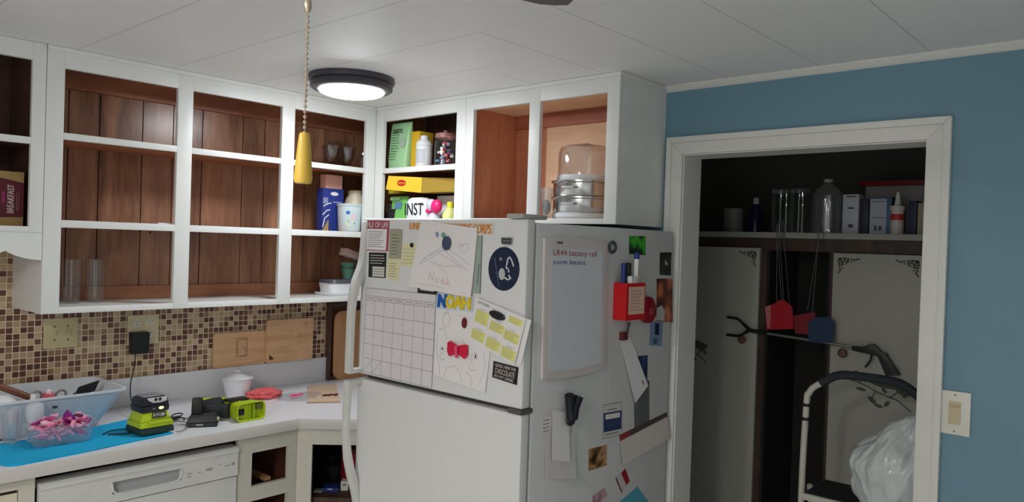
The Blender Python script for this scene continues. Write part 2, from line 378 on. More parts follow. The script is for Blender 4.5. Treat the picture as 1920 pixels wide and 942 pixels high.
ob('side_panel', B(((-.0035, DU+.02, 1.36), (-.0008, -.015, 2.248))), BROWNV, cab)
ob('top_board', B(((A1+.016, DU+.019, 2.249), (-.004, -.0145, 2.2575))), BROWNR, cab)
ob('top_rail', B(((A1+.017, -.033, 2.17), (-.02, -.0148, 2.2485))), wood('red_brown_rail_lower', (140, 88, 64), (176, 116, 86), 'x', 12, .5), cab)
ob('bottom_rail', B(((A1+.017, -.031, 1.3575), (-.02, -.0148, 1.409))), BROWNR, cab)
ob('crown_strip', B(((A1, DU-.007, 2.243), (DR-.008, DU, 2.2578))), WHITE, cab, bev=.002)
pg = MB()
for x, z in ((-1.275, 1.625), (-1.235, 1.623)): pg.lathe([(.0, 0), (.003, .002), (.003, .012), (0, .012)], (x+.0, -.02, z), 8)
for i in range(9): pg.lathe([(0, 0), (.0022, .001), (.0022, .008), (0, .008)], (-1.16+i*.085, -.02, 1.632+(i % 2)*.003), 8)
ob('nail', pg, DCHROME, cab)
# cabinet over the sink with scalloped valance
c2 = thing('wall_cabinet', 'short white wall cabinet with scalloped valance at the left edge over the sink', 'cabinet', (-2.3, -.16, 1.53))
L2 = [(-2.86, -2.80), (-2.32, -2.26), (-1.764, A1-.002)]
ob('face_frame', frame_y(L2, [(1.617, 1.637), (1.9145, 1.9375), (2.197, 2.2575)], DU-.001, DU+.019, 0, 0, 1.617, 2.2575), WHITE, c2, bev=.0012)
va = MB(); pts = [(A1-.002, 1.6165), (A1-.002, 1.5245)]; x = -1.728
while x > -2.84:
    n = 8; x1 = x-.102 if x > -1.73 else x-.21
    for k in range(n+1):
        t = k/n; a = x+(x1-x)*t; zz = 1.555-.031*(math.cos(t*PI/2) if x > -1.73 else math.sin(t*PI))**.8 if True else 0
        pts.append((a, zz))
    x = x1-.0005
pts += [(-2.86, 1.555), (-2.86, 1.6165)]
va.prism([Vector((a, DU-.001, z)) for a, z in pts], (0, .016, 0)); ob('valance', va, WHITE, c2, smooth=False)
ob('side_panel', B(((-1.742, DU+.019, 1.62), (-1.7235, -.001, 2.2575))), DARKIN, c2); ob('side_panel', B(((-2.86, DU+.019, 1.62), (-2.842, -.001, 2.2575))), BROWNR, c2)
ob('back_panel', B(((-2.84, -.012, 1.62), (-1.743, -.002, 2.2575))), DARKIN, c2)
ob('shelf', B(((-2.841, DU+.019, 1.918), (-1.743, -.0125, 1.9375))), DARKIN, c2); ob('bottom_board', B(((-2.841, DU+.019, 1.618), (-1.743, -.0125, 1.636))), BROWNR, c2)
# corner cabinet on the fridge wall
def frame_x(ys, zs, x0, x1, z0, z1):
    m = MB()
    for a, b in ys: m.box((x0, a, z0), (x1, b, z1))
    for (a, b), (c, d) in zip(ys, ys[1:]):
        for e, f in zs: m.box((x0, b, e), (x1, c, f))
    return m
YE = -.937
c3 = thing('wall_cabinet', 'narrow white corner wall cabinet packed with groceries left of the fridge cupboard', 'cabinet', (-.16, -.63, ZB))
ob('face_frame', frame_x([(DU-.0005, -.3861), (-.8815, YE+.0005)], [(ZB, 1.3605), (1.637, 1.663), (1.9437, 1.9675), (2.1891, 2.2575)], DR, DR+.019, ZB, 2.2575), WHITE, c3, bev=.0012)
ob('side_panel', B(((DR+.019, YE+.001, ZB), (-.001, YE+.016, 2.2575))), DARKIN, c3)
ob('back_panel', B(((-.012, YE+.017, ZB), (-.001, -.332, 2.2575))), DARKIN, c3)
for z in (1.9675, 1.663): ob('shelf', B(((DR+.019, YE+.017, z-.019), (-.013, DU-.002, z))), BROWNR, c3)
ob('bottom_board', B(((DR+.019, YE+.017, 1.342), (-.013, DU-.002, 1.357))), BROWNR, c3)
ob('crown_strip', B(((DR-.0075, YE+.0005, 2.243), (DR, DU-.0075, 2.2578))), WHITE, c3, bev=.002)
YG = -1.714; Z4 = 1.7136
c4 = thing('wall_cabinet', 'white two-bay cupboard above the fridge with bare reddish wood inside', 'cabinet', (-.16, -1.32, Z4))
ob('face_frame', frame_x([(YE-.0005, -.984), (-1.2927, -1.3465), (-1.6612, YG)], [(Z4, 1.7336), (2.1891, 2.2575)], DR, DR+.019, Z4, 2.2575), WHITE, c4, bev=.0012)
ob('side_panel', B(((DR+.019, YG, Z4), (-.001, YG+.012, 2.2575))), WHITE, c4); ob('side_panel', B(((DR+.019, YG+.0125, Z4+.003), (-.003, YG+.02, 2.25))), PINEP, c4)
ob('side_panel', B(((DR+.019, YE-.016, Z4+.001), (-.001, YE-.001, 2.2575))), PINER, c4);
ob('back_panel', B(((-.012, -1.13, Z4), (-.001, YE-.017, 2.2575))), PINER, c4); ob('back_panel', B(((-.012, YG+.021, Z4), (-.001, -1.1305, 2.2575))), PINEP, c4)
ob('bottom_board', B(((DR+.019, YG+.021, Z4+.001), (-.013, YE-.017, 1.7336))), WHITE, c4)
ob('top_board', B(((DR+.019, YG+.021, 2.206), (-.013, YE-.017, 2.222))), PINEP, c4)
ob('top_rail', B(((-.03, YG+.021, 2.145), (-.013, YE-.017, 2.205))), wood('red_rail', (140, 74, 52), (176, 100, 70), 'y', 10, .5), c4)
ob('crown_strip', B(((DR-.0075, YG-.0075, 2.243), (DR, YE-.0005, 2.2578)), ((DR, YG-.0075, 2.243), (-.001, YG, 2.2578))), WHITE, c4, bev=.002)
# ================================================================== SPLASHBACK AND BASE UNITS
tag(ob('tile_backsplash', B(((-3.3, -.004, 1.00), (-.343, 0, ZB)), ((-3.3, -.004, ZB), (A1, 0, 1.64))), tile_mat(), smooth=False), 'brown and tan glass mosaic splashback behind the counter', 'tiles')
ct = thing('countertop', 'white laminate countertop with diagonal inside corner and upstand', 'countertop', (-1.5, -.32, .8718))
pl = [(-3.3, 0), (-3.3, -.642), (-.8985, -.642), (-.64, -.9005), (-.64, -.985), (-.002, -.985), (-.002, 0)]
ob('top', MB().prism([(x, y, .8718) for x, y in pl], (0, 0, .0415)), LAMF, ct, bev=.0015)
ob('top_surface', MB().prism([(x, y, .9131) for x, y in [(-3.3, -.001), (-3.3, -.6405), (-.8979, -.6405), (-.6415, -.9), (-.6415, -.984), (-.003, -.984), (-.003, -.001)]], (0, 0, .0009)), LAM, ct)
ob('upstand', B(((-3.3, -.02, .9141), (-.339, -.0045, 1.0297))), LAM, ct, bev=.0015)
sb = thing('base_cabinet', 'cream sink base cabinet at the left end below the counter', 'cabinet', (-2.4, -.3, 0))
ob('face_frame', frame_y([(-3.2, -3.15), (-2.5, -2.45), (-1.85, -1.8075)], [(.1, .15), (.60, .64), (.835, .8715)], -.61, -.59, 0, 0, .1, .8715), OFFW, sb)
ob('drawer_panel', B(((-2.45, -.600, .655), (-1.852, -.592, .823))), mat('pale_cream_paint', (218, 210, 186), .45), sb); ob('carcass', B(((-3.2, -.588, .1), (-1.8085, -.03, .87))), DARKIN, sb)
dw = thing('dishwasher', 'white built-in dishwasher with recessed handle below the counter', 'dishwasher', (-1.47, -.3, 0))
X0, X1 = -1.799, -1.1435; Yf = -.622
dm = MB(); dm.box((X0, Yf, .735), (-1.585, -.60, .822)); dm.box((-1.355, Yf, .735), (X1, -.60, .822)); dm.box((-1.585, Yf, .803), (-1.355, -.60, .822)); dm.box((-1.585, Yf, .735), (-1.355, -.60, .762))
ob('control_panel', dm, mat('dishwasher_white', (214, 214, 210), .3), dw, smooth=False)
ob('handle_recess', B(((-1.585, -.6005, .762), (-1.355, -.595, .803))), mat('recess_grey', (176, 178, 180), .3), dw)
top = MB(); top.prism([(X0, y, z) for y, z in ((Yf-.004, .822), (Yf-.006, .828), (Yf-.004, .836), (Yf+.004, .842), (-.56, .842), (-.56, .822))], (X1-X0, 0, 0)); ob('top_edge', top, MATS['dishwasher_white'], dw)
lip = MB(); pp = [(-1.587, .800), (-1.583, .775), (-1.572, .763), (-1.55, .759), (-1.39, .759), (-1.368, .763), (-1.357, .775), (-1.353, .800)]
lip.tube([(x, Yf, z) for x, z in pp], .0035, 8); ob('recess_lip', lip, MATS['dishwasher_white'], dw)
ob('door_panel', B(((X0, Yf+.004, .12), (X1, -.58, .731))), MATS['dishwasher_white'], dw, bev=.004); ob('body', B(((X0+.01, -.56, .05), (X1-.01, -.03, .84))), mat('dark_steel', (60, 62, 64), .4, .5), dw)
DS = Sur([(-1.345, Yf, .80), (-1.15, Yf, .80), (-1.15, Yf, .745), (-1.345, Yf, .745)], (0, -1, 0))
for q_ in [(.05, .35, .13, .42), (.05, .55, .13, .62), (.24, .42, .31, .48), (.40, .30, .53, .46), (.64, .2, .7, .24), (.76, .34, .88, .40), (.9, .24, .97, .44)]: rects('button', DS, [q_], mat('button_grey', (160, 160, 158), .5), dw, .0005)
for x_ in (X0+.06, X1-.06): ob('foot', B(((x_-.02, -.5, 0), (x_+.02, -.46, .0495))), BLACK, dw)
db = thing('base_cabinet', 'cream drawer base cabinet with two empty drawer openings beside the dishwasher', 'cabinet', (-1.01, -.3, 0))
ob('face_frame', frame_y([(-1.138, -1.08), (-.9225, -.8865)], [(.1, .14), (.36, .40), (.618, .673), (.803, .8715)], -.61, -.59, 0, 0, .1, .8715), OFFW, db, smooth=False)
ob('carcass', B(((-1.137, -.588, .1), (-1.125, -.03, .87)), ((-.90, -.588, .1), (-.8885, -.03, .87)), ((-1.125, -.04, .1), (-.90, -.03, .87)), ((-1.125, -.588, .1), (-.90, -.04, .115))), wood('dark_red_carcass', (70, 38, 28), (104, 60, 44), 'z', 8, .6), db)
ob('drawer_runner', B(((-1.012, -.585, .676), (-.985, -.06, .69))), wood('runner_pine', (150, 104, 70), (184, 136, 96), 'y', 10, .5), db)
# diagonal corner base
cb = thing('base_cabinet', 'cream corner base cabinet set diagonally with an open doorway', 'cabinet', (-.45, -.45, 0))
D0 = Vector((-.8855, -.61, 0)); D1 = Vector((-.61, -.8855, 0)); dd = (D1-D0).normalized(); dn = Vector((-dd.y, dd.x, 0)); DL = (D1-D0).length
if dn.x < 0: dn = -dn      # points into the cabinet
def diag(px, py): p = on(px, py, D0, dn); return (p-D0).dot(dd), p.z
s0, z0 = diag(585.5, 834); s1 = DL-s0
fm = MB(); Tm = Matrix((( dd.x, dn.x, 0, D0.x), (dd.y, dn.y, 0, D0.y), (0, 0, 1, 0), (0, 0, 0, 1)))
for a, b in (((0, 0, .1), (s0, .019, .8715)), ((s1, 0, .1), (DL, .019, .8715)), ((s0, 0, z0), (s1, .019, .8715)), ((s0, 0, .1), (s1, .019, .14))): fm.box(a, b, Tm)
ob('face_frame', fm, OFFW, cb, smooth=False)
ob('carcass', MB().prism([(x, y, .1) for x, y in ((-.885, -.58), (-.885, -.03), (-.03, -.03), (-.03, -.98), (-.58, -.98), (-.58, -.90))], (0, 0, .02)), DARKIN, cb)
ob('back_panel', B(((-.884, -.035, .12), (-.035, -.03, .87)), ((-.035, -.98, .12), (-.03, -.03, .87)), ((-.8845, -.58, .12), (-.879, -.035, .87)), ((-.6, -.985, .12), (-.035, -.98, .87))), DARKIN, cb)
ob('shelf', MB().prism([(x, y, .56) for x, y in ((-.87, -.57), (-.87, -.04), (-.04, -.04), (-.04, -.97), (-.6, -.97), (-.6, -.86))], (0, 0, .018)), DARKIN, cb)
# ================================================================== ON THE SPLASHBACK
def plate_y(name, label, cat, x0, x1, z0, z1, m):
    t = thing(name, label, cat, ((x0+x1)/2, -.004, z0)); ob('cover_plate', B(((x0, -.010, z0), (x1, -.0042, z1))), m, t, bev=.0015); return t
t = plate_y('light_switch', 'beige double toggle switch plate on the mosaic tiles under the wall cabinet', 'light switch', -1.616, -1.496, 1.172, 1.288, IVORY)
for x in (-1.579, -1.532):
    ob('toggle', MB().box((x-.005, -.020, 1.226), (x+.005, -.0101, 1.240), Matrix.Translation((0, 0, 0))), IVORY, t, bev=.001)
    for z in (1.205, 1.257): ob('screw', MB().lathe([(0, 0), (.0035, .0005), (.0035, .001)], (x, -.0112, z), 10, Matrix.Rotation(PI/2, 3, 'X')), mat('brass_screw', (120, 92, 60), .4, .6), t)
t = plate_y('wall_outlet', 'ivory four-socket outlet plate on the mosaic tiles with a charger plugged in', 'outlet', -1.311, -1.184, 1.163, 1.286, mat('pale_ivory', (222, 208, 170), .4))
SO = mat('socket_white', (232, 226, 208), .35)
for x in (-1.274, -1.222):
    for z in (1.254, 1.206):
        s = MB().lathe([(0, 0), (.0165, 0), (.0165, .002), (.015, .0028), (0, .0028)], (x, -.0101, z), 22, Matrix.Rotation(PI/2, 3, 'X')); so = ob('socket', s, SO, t)
        ob('slot', B(((x-.0075, -.0136, z+.001), (x-.0055, -.0131, z+.009)), ((x+.0055, -.0136, z+.001), (x+.0075, -.0131, z+.009)), ((x-.002, -.0136, z-.009), (x+.002, -.0131, z-.005))), INKB, so)
t = thing('power_adapter', 'black wall adapter plugged into the ivory outlet with its cord hanging down', 'power adapter', (-1.274, -.03, 1.13))
ob('body', MB().frustum(-1.274, -.036, 1.13, 1.219, .066, .038, .070, .044), mat('adapter_black', (26, 27, 30), .5), t, bev=.005)
ob('cord', MB().tube(smoothpts([(-1.286, -.035, 1.131), (-1.288, -.036, 1.11), (-1.296, -.045, 1.07), (-1.325, -.09, 1.02), (-1.35, -.16, .975), (-1.37, -.26, .95), (-1.40, -.36, .925), (-1.415, -.425, .925)]), .0022, 8), BLK2, t)
def board(name, label, x0, x1, z0, z1, y, rr=.012, m=None, tilt=.0):
    mb = MB(); out = []
    for cx, cz, a0 in ((x0+rr, z0+rr, PI), (x1-rr, z0+rr, 1.5*PI), (x1-rr, z1-rr, 0), (x0+rr, z1-rr, .5*PI)):
        for k in range(5): a = a0+k*PI/8; px_, pz_ = cx+rr*math.cos(a), cz+rr*math.sin(a); out.append(Vector((px_, y+tilt*(z1-pz_)/(z1-z0), pz_)))
    mb.prism([p-Vector((0, .011, 0)) for p in out], (0, .011, 0)); return mb
BAM = wood('bamboo_board', (206, 158, 116), (232, 190, 146), 'x', 20, .45); BURN = mat('burnt_brown', (166, 104, 70), .6); BURN2 = mat('burnt_dark', (84, 48, 34), .6)
t = thing('cutting_board', 'smaller bamboo cutting board with burnt letter leaning on the tiles', 'cutting board', (-.82, -.02, 1.03))
ob('board', board('', '', -.944, -.690, 1.0312, 1.186, -.0055, m=BAM, tilt=-.004), BAM, t)
S = Sur([(-.944, -.0175, 1.186), (-.690, -.0175, 1.186), (-.690, -.0205, 1.031), (-.944, -.0205, 1.031)], (0, -1, 0), .0006)
lines('burnt_letter', S, [[(.6, .26), (.6, .22), (.5, .22), (.45, .3), (.45, .62), (.5, .7), (.6, .7), (.6, .45), (.53, .45)], [(.43, .2), (.42, .72), (.63, .72), (.63, .18), (.43, .18)]], .0022, BURN, t)
t = thing('cutting_board', 'larger bamboo cutting board with dark triangle mark leaning on the tiles', 'cutting board', (-.565, -.02, 1.03))
ob('board', board('', '', -.692, -.440, 1.0312, 1.2335, -.019, m=BAM, tilt=-.002), BAM, t)
S = Sur([(-.692, -.031, 1.2335), (-.440, -.031, 1.2335), (-.440, -.0325, 1.031), (-.692, -.0325, 1.031)], (0, -1, 0), .0006)
mb = MB(); mb.poly([S.pt(.06, .93), S.pt(.16, .91), S.pt(.06, .80)]); ob('burnt_mark', mb, BURN2, t, smooth=False)
lines('burnt_letter', S, [[(.80, .12), (.84, .12), (.84, .2), (.80, .2)], [(.66, .34), (.72, .34), (.66, .44)], [(.68, .5), (.72, .62)], [(.48, .26), (.52, .34)]], .002, BURN, t)
# dark tray and pale board standing in the corner
t = thing('serving_tray', 'dark brown wooden tray standing upright in the counter corner', 'tray', (-.22, -.03, .9142))
tm = MB(); tm.box((-.352, -.040, .9142), (-.335, -.008, 1.300)); tm.box((-.07, -.040, .9142), (-.052, -.008, 1.300)); tm.box((-.335, -.040, 1.282), (-.07, -.008, 1.300)); tm.box((-.335, -.040, .9142), (-.07, -.008, .932))
tw = wood('walnut_tray', (62, 40, 32), (98, 68, 54), 'z', 12, .5); ob('rim', tm, tw, t, bev=.003); ob('base', B(((-.335, -.02, .932), (-.07, -.01, 1.282))), wood('walnut_inner', (84, 52, 40), (112, 76, 60), 'z', 10, .5), t)
t = thing('cutting_board', 'tall round-cornered wooden board standing in front of the dark tray', 'cutting board', (-.2, -.07, .9142))
ob('board', board('', '', -.330, -.075, .9145, 1.262, -.046, rr=.045), wood('honey_board', (184, 128, 86), (212, 160, 114), 'z', 10, .45), t)
# ================================================================== ON THE COUNTER
CZ = .9142
TOW = mat('teal_terry_towel', (16, 172, 222), .95, var=.1, scale=90, bump=1.0, bscale=350)
tp = [(-1.99, -.43), (-1.88, -.375), (-1.80, -.352), (-1.70, -.352), (-1.578, -.335), (-1.49, -.30), (-1.403, -.271), (-1.385, -.35), (-1.38, -.46), (-1.363, -.562), (-1.50, -.582), (-1.68, -.612), (-1.86, -.634), (-1.885, -.62), (-1.90, -.58), (-1.93, -.56), (-1.99, -.55)]
mb = MB(); mb.prism([(x, y, CZ) for x, y in tp], (0, 0, .007)); bmesh.ops.triangulate(mb.bm, faces=mb.bm.faces[:]); bmesh.ops.subdivide_edges(mb.bm, edges=mb.bm.edges[:], cuts=5, use_grid_fill=True)
for v in mb.bm.verts:
    if v.co.z > CZ+.003: v.co.z += .004*noise.noise(v.co*9)+.003*noise.noise(v.co*28)
tag(ob('dish_towel', mb, TOW), 'bright teal towel spread flat along the counter edge', 'towel')
TZ = CZ+.0095
# white wash basin
TUB = mat('basin_white_plastic', (218, 224, 232), .4, var=.02)
t = thing('dish_basin', 'white rectangular plastic dish basin with flared rim on the counter', 'basin', (-1.66, -.21, CZ))
def rrect(cx, cy, w, d, z, r, n=5):
    out = []
    for sx, sy, a0 in ((-1, -1, PI), (1, -1, 1.5*PI), (1, 1, 0), (-1, 1, .5*PI)):
        for k in range(n): a = a0+k*PI/2/(n-1); out.append(Vector((cx+sx*(w/2-r)+r*math.cos(a), cy+sy*(d/2-r)+r*math.sin(a), z)))
    return out
def loft(secs, cap0=True, cap1=True):
    mb = MB(); R = [[mb.bm.verts.new(p) for p in s] for s in secs]; n = len(R[0])
    for A, Bq in zip(R, R[1:]):
        for k in range(n): mb.bm.faces.new((A[k], A[(k+1) % n], Bq[(k+1) % n], Bq[k]))
    if cap0: mb.bm.faces.new(R[0][::-1])
    if cap1: mb.bm.faces.new(R[-1])
    return mb
bx, by = -1.655, -.19
ob('tub', loft([rrect(bx, by, .29, .185, CZ, .03), rrect(bx, by, .425, .308, CZ+.130, .035), rrect(bx, by, .445, .328, CZ+.132, .04), rrect(bx, by, .447, .330, CZ+.139, .04), rrect(bx, by, .43, .314, CZ+.140, .036), rrect(bx, by, .418, .30, CZ+.130, .034), rrect(bx, by, .284, .178, CZ+.005, .028)]), TUB, t)
def rod(name, a, b, r, m, parent=None, n=12): return ob(name, MB().tube([a, b], r, n), m, parent)
def alongy(px, py, y): return aty(px, py, y)
WR = wood('rolling_pin_wood', (92, 52, 34), (128, 78, 52), 'x', 14, .5)
t = thing('rolling_pin', 'brown wooden rolling pin leaning out of the white basin', 'rolling pin', (-1.75, -.25, 1.0))
a, b = alongy(-14, 720, -.24), alongy(62, 748, -.24); ob('barrel', MB().tube([a+(a-b)*.1, a, b, b+(b-a)*.02], [.008, .0115, .0115, .008], 16), WR, t); ob('handle', MB().tube([b, b+(b-a)*.32], .006, 10), WR, t)
def bottle_lathe(prof, c): return MB().lathe(prof, c, 24)
c = alongy(62, 749, -.27); t = thing('squeeze_bottle', 'pale yellow bottle with white cap standing in the basin', 'bottle', c-Vector((0, 0, .09)))
ob('body', bottle_lathe([(0, -.11), (.016, -.11), (.017, -.02), (.013, -.006), (.009, 0), (0, 0)], c), mat('pale_yellow', (224, 214, 150), .4), t); ob('cap', bottle_lathe([(0, -.001), (.009, -.001), (.009, .012), (.007, .018), (0, .018)], c), PLW, t)
c = alongy(91, 738, -.27); t = thing('jar', 'pink jar with white cap standing in the basin', 'jar', c-Vector((0, 0, .09)))
ob('body', bottle_lathe([(0, -.11), (.02, -.11), (.02, -.004), (.017, 0), (0, 0)], c), mat('rose_pink', (206, 84, 104), .4), t); ob('cap', bottle_lathe([(0, -.001), (.009, -.001), (.009, .009), (.005, .014), (0, .014)], c), mat('blush_white', (236, 214, 214), .4), t)
for q, lb in (((68, 744), 'grey round loop handle behind the yellow bottle in the basin'), ((114, 741), 'grey round loop handle right of the pink jar in the basin')):
    c = alongy(*q, -.24); tag(ob('loop_handle', MB().ring(c, (-.2, 1, .2), .018, .0042, 24, 8).tube([c-Vector((0, 0, .018)), c-Vector((0, 0, .085))], .005, 8), mat('warm_grey_plastic', (140, 132, 128), .5)), lb, 'utensil', 'loop handled utensils in the basin')
a = [alongy(x, y, -.2) for x, y in ((142, 738), (148, 727), (187, 714), (178, 734), (150, 742))]
t = thing('spatula', 'black spatula resting in the right end of the white basin', 'spatula', a[2]); ob('blade', MB().prism(a, (0, .004, .002)), BLACK, t, bev=.001); ob('handle', MB().tube([a[0], a[0]+Vector((-.07, .02, -.07))], .005, 8), BLACK, t)
c = alongy(2, 752, -.25); tag(ob('bowl', MB().lathe([(0, .05), (.02, .047), (.042, .03), (.052, 0), (.05, 0), (.04, .028), (.02, .044), (0, .047)], c-Vector((0, 0, .03)), 28), PLW), 'upturned white plastic bowl at the left end of the basin', 'bowl')
# clear things in front of the basin
c = Vector((-1.747, -.384, TZ)); t = thing('squeeze_bottle', 'frosted white plastic bottle standing behind the pink filled punnet', 'bottle', c)
FROST = glass('frosted_white_plastic', (236, 240, 244), .3, .9, .45)
ob('body', bottle_lathe([(0, 0), (.021, 0), (.022, .01), (.023, .065), (.0275, .085), (.0275, .105), (.025, .118), (.016, .125), (0, .127)], c), FROST, t)
c = Vector((-1.812, -.378, TZ)); t = thing('tumbler', 'clear plastic tumbler with vertical ribs left of the punnet', 'glass', c)
def tumbler(c, r0, r1, h, th=.0018): return MB().lathe([(0, 0), (r0, 0), (r1, h), (r1-th, h), (r0-th, .004), (0, .004)], c, 26)
ob('cup', tumbler(c, .024, .030, .115), CLEARP, t); mb = MB()
for k in range(18): a = 2*PI*k/18; mb.tube([c+Vector((.0245*math.cos(a), .0245*math.sin(a), .004)), c+Vector((.030*math.cos(a), .030*math.sin(a), .105))], .0009, 5)
ob('rib', mb, CLEARP, t)
c = Vector((-1.873, -.37, TZ)); tag(ob('tumbler', tumbler(c, .022, .028, .10), CLEARP), 'clear tumbler cut off by the left edge of the photo', 'glass')
a, b = atz(-10, 826, TZ+.004), atz(26, 825, TZ+.004); t = thing('pen', 'thin black pen lying on the left end of the teal towel', 'pen', b); ob('barrel', MB().tube([a, b], .0036, 10), BLACK, t); ob('tip', MB().tube([b, b+(b-a).normalized()*.006], [.0036, .001], 10), BLACK, t)
# punnet of pink pieces
PK = [mat('clip_pink', (244, 160, 190), .4), mat('clip_rose', (232, 120, 160), .4), mat('clip_magenta', (176, 50, 120), .35), mat('clip_pale', (240, 176, 196), .45)]
pc = Vector((-1.692, -.458, TZ)); Rz = Matrix.Rotation(-.06, 4, 'Z') @ Matrix.Diagonal((1.06, 1, 1.06, 1))
t = thing('plastic_punnet', 'clear plastic punnet full of pink pieces standing on the teal towel', 'punnet', pc)
def pr_(w, d, z, r): return [pc+(Rz @ p) for p in rrect(0, 0, w, d, z, r)]
ob('tray', loft([pr_(.155, .085, .0003, .022), pr_(.165, .095, .008, .024), pr_(.183, .112, .058, .026), pr_(.192, .121, .0585, .03), pr_(.192, .121, .061, .03), pr_(.181, .110, .061, .026), pr_(.163, .093, .010, .023), pr_(.152, .082, .003, .02)]), CLEARP, t)
for sx, lb in ((-.01, 'left clear arched clasp'), (.062, 'right clear arched clasp')):
    p = [pc+(Rz @ Vector((sx+q, .058, z))) for q, z in ((-.02, .06), (-.018, .085), (-.006, .1), (.008, .1), (.018, .085), (.02, .06))]
    o = ob('clasp', MB().tube(smoothpts(p, 4), .004, 8, flat=.4), CLEARP, t); o['label'] = lb
ob('clasp_tip', MB().ball(pc+(Rz @ Vector((-.004, .055, .1))), (.009, .005, .005)), BLACK, t)
def piece(): return MB().tube([(-.014, 0, 0), (-.006, .003, .002), (.004, .002, 0), (.014, -.002, .002)], [.0045, .006, .006, .0035], 8, flat=.5)
protos = []; R = random.Random(8)
for k in range(96):
    i = k % 4
    if len(protos) <= i:
        o = ob('hair_clip', piece(), PK[i]); protos.append(o)
    else: o = protos[i].copy(); COL.objects.link(o)
    tag(o, 'small pink plastic piece heaped in the clear punnet', 'clip', 'pink pieces in the punnet')
    lv = k/96; w = .060+.016*lv; d = .030+.010*lv
    place(o, pc+(Rz @ Vector((R.uniform(-w, w), R.uniform(-d, d), .012+.058*lv))), R.uniform(0, 6.3), R.uniform(-.5, .5), R.uniform(-.5, .5))
    o.scale = (1.35, 1.35, 1.35)
PUR = mat('purple_foil', (138, 32, 140), .25, .2); c = pc+Vector((.022, -.012, .083)); t = thing('flower_clip', 'shiny purple cup-shaped piece on top of the pink heap', 'clip', c)
ob('cup', MB().lathe([(.006, -.02), (.016, -.012), (.024, .008), (.022, .008), (.014, -.01), (0, -.017)], c, 7, Matrix.Rotation(1.0, 3, 'Y')), PUR, t); ob('petal', MB().ball(c+Vector((.03, .01, -.004)), (.016, .008, .008)), mat('dark_plum', (96, 22, 76), .4), t)
# charger with battery
Rc = Matrix.Rotation(.05, 4, 'Z'); cc = Vector((-1.418, -.500, TZ-.0005)); TC = Matrix.Translation(cc) @ Rc @ Matrix.Diagonal((1.02, 1, 1.05, 1))
LIMED = mat('dark_green_base', (26, 52, 48), .5); DG = mat('charcoal_battery', (34, 36, 46), .4)
t = thing('battery_charger', 'lime green battery charger with a black battery on the teal towel', 'charger', cc)
def T2(m4):
    return m4
ob('base', MB().frustum(0, 0, 0, .022, .122, .118, .118, .114, TC), LIMED, t, bev=.008)
ob('housing', MB().frustum(0, 0, .0222, .040, .116, .112, .112, .106, TC), LIME, t, bev=.005); ob('housing_top', MB().frustum(0, .004, .0405, .070, .108, .100, .086, .078, TC), LIME, t, bev=.005)
ob('front_ledge', MB().box((-.03, -.060, .034), (.052, -.048, .043), TC), LIME, t, bev=.003)
def surT(T, pts, n): return Sur([T @ Vector(p) for p in pts], (T.to_3x3() @ Vector(n)).normalized(), .0006)
S = surT(TC, [(-.044, -.0385, .0690), (.044, -.0385, .0690), (.050, -.0465, .0430), (-.050, -.0465, .0430)], (0, -.95, .3))
rects('logo_plate', S, [(.36, .02, .88, .68)], INKB, t, .0005); txt('brand_lettering', S, [('RYOBI', .41, .16, .83, .55)], PLW, t, .0010); txt('model_lettering', S, [('18V CHARGER ONE', .30, .78, .97, .96)], INKB, t, .0008)
ob('battery', MB().frustum(0, .004, .0705, .092, .094, .088, .096, .092, TC), DG, t, bev=.004); ob('battery_shell', MB().frustum(0, .004, .0925, .119, .096, .092, .086, .080, TC), DG, t, bev=.007)
ob('battery_cap', MB().frustum(-.002, .008, .1192, .1235, .066, .058, .060, .052, TC), GREY, t, bev=.003)
S = surT(TC, [(-.030, -.0355, .1185), (.040, -.0355, .1185), (.044, -.0415, .1010), (-.034, -.0415, .1010)], (0, -.95, .3))
mb = MB(); mb.poly([S.pt(u, v, .001) for u, v in ((0, 0), (1, 0), (.92, .8), (.6, 1), (.3, .95), (.1, .5))]); ob('latch_plate', mb, LGREY, t, smooth=False)
mb = MB()
for u in (.42, .62): mb.ball(S.pt(u, .4, .003), (.0055, .003, .006))
ob('latch_button', mb, BLACK, t)
S = surT(TC, [(-.045, -.0415, .090), (.045, -.0415, .090), (.045, -.041, .074), (-.045, -.041, .074)], (0, -1, 0))
ob('charge_light', MB().ball(S.pt(.70, .45, .0005), (.009, .002, .005)), emis('charge_light_glow', (226, 244, 130), 2.2), t); rects('battery_print', S, [(.36, .35, .48, .6)], GREY, t, .001)
ob('cord', MB().tube(smoothpts([cc+Vector((.062, .02, .02)), cc+Vector((.10, .06, .008)), cc+Vector((.15, .04, .0)), cc+Vector((.12, -.03, -.003)), cc+Vector((.085, -.06, -.003)), cc+Vector((.06, -.075, .0))]), .0019, 8), GREY, t)
pa = atz(322, 788, CZ+.012); ob('cord_plug', MB().tube([pa, pa+Vector((.028, .02, 0)), pa+Vector((.05, .038, 0))], [.009, .008, .003], 12), BLACK, t)
ob('cord_loop', MB().tube(smoothpts([pa+Vector((.05, .038, 0)), pa+Vector((.075, .075, .0)), pa+Vector((.06, .10, -.003)), pa+Vector((.03, .07, -.005)), pa+Vector((.06, .03, -.007)), pa+Vector((.05, .01, -.008))]), .0024, 8), BLACK, t)
ob('cable', MB().tube(smoothpts([(-1.56, -.46, TZ+.003), (-1.52, -.43, TZ+.003), (-1.475, -.44, TZ+.003), (-1.49, -.50, TZ+.003), (-1.55, -.475, TZ+.003)]), .0022, 8), BLK2, t)
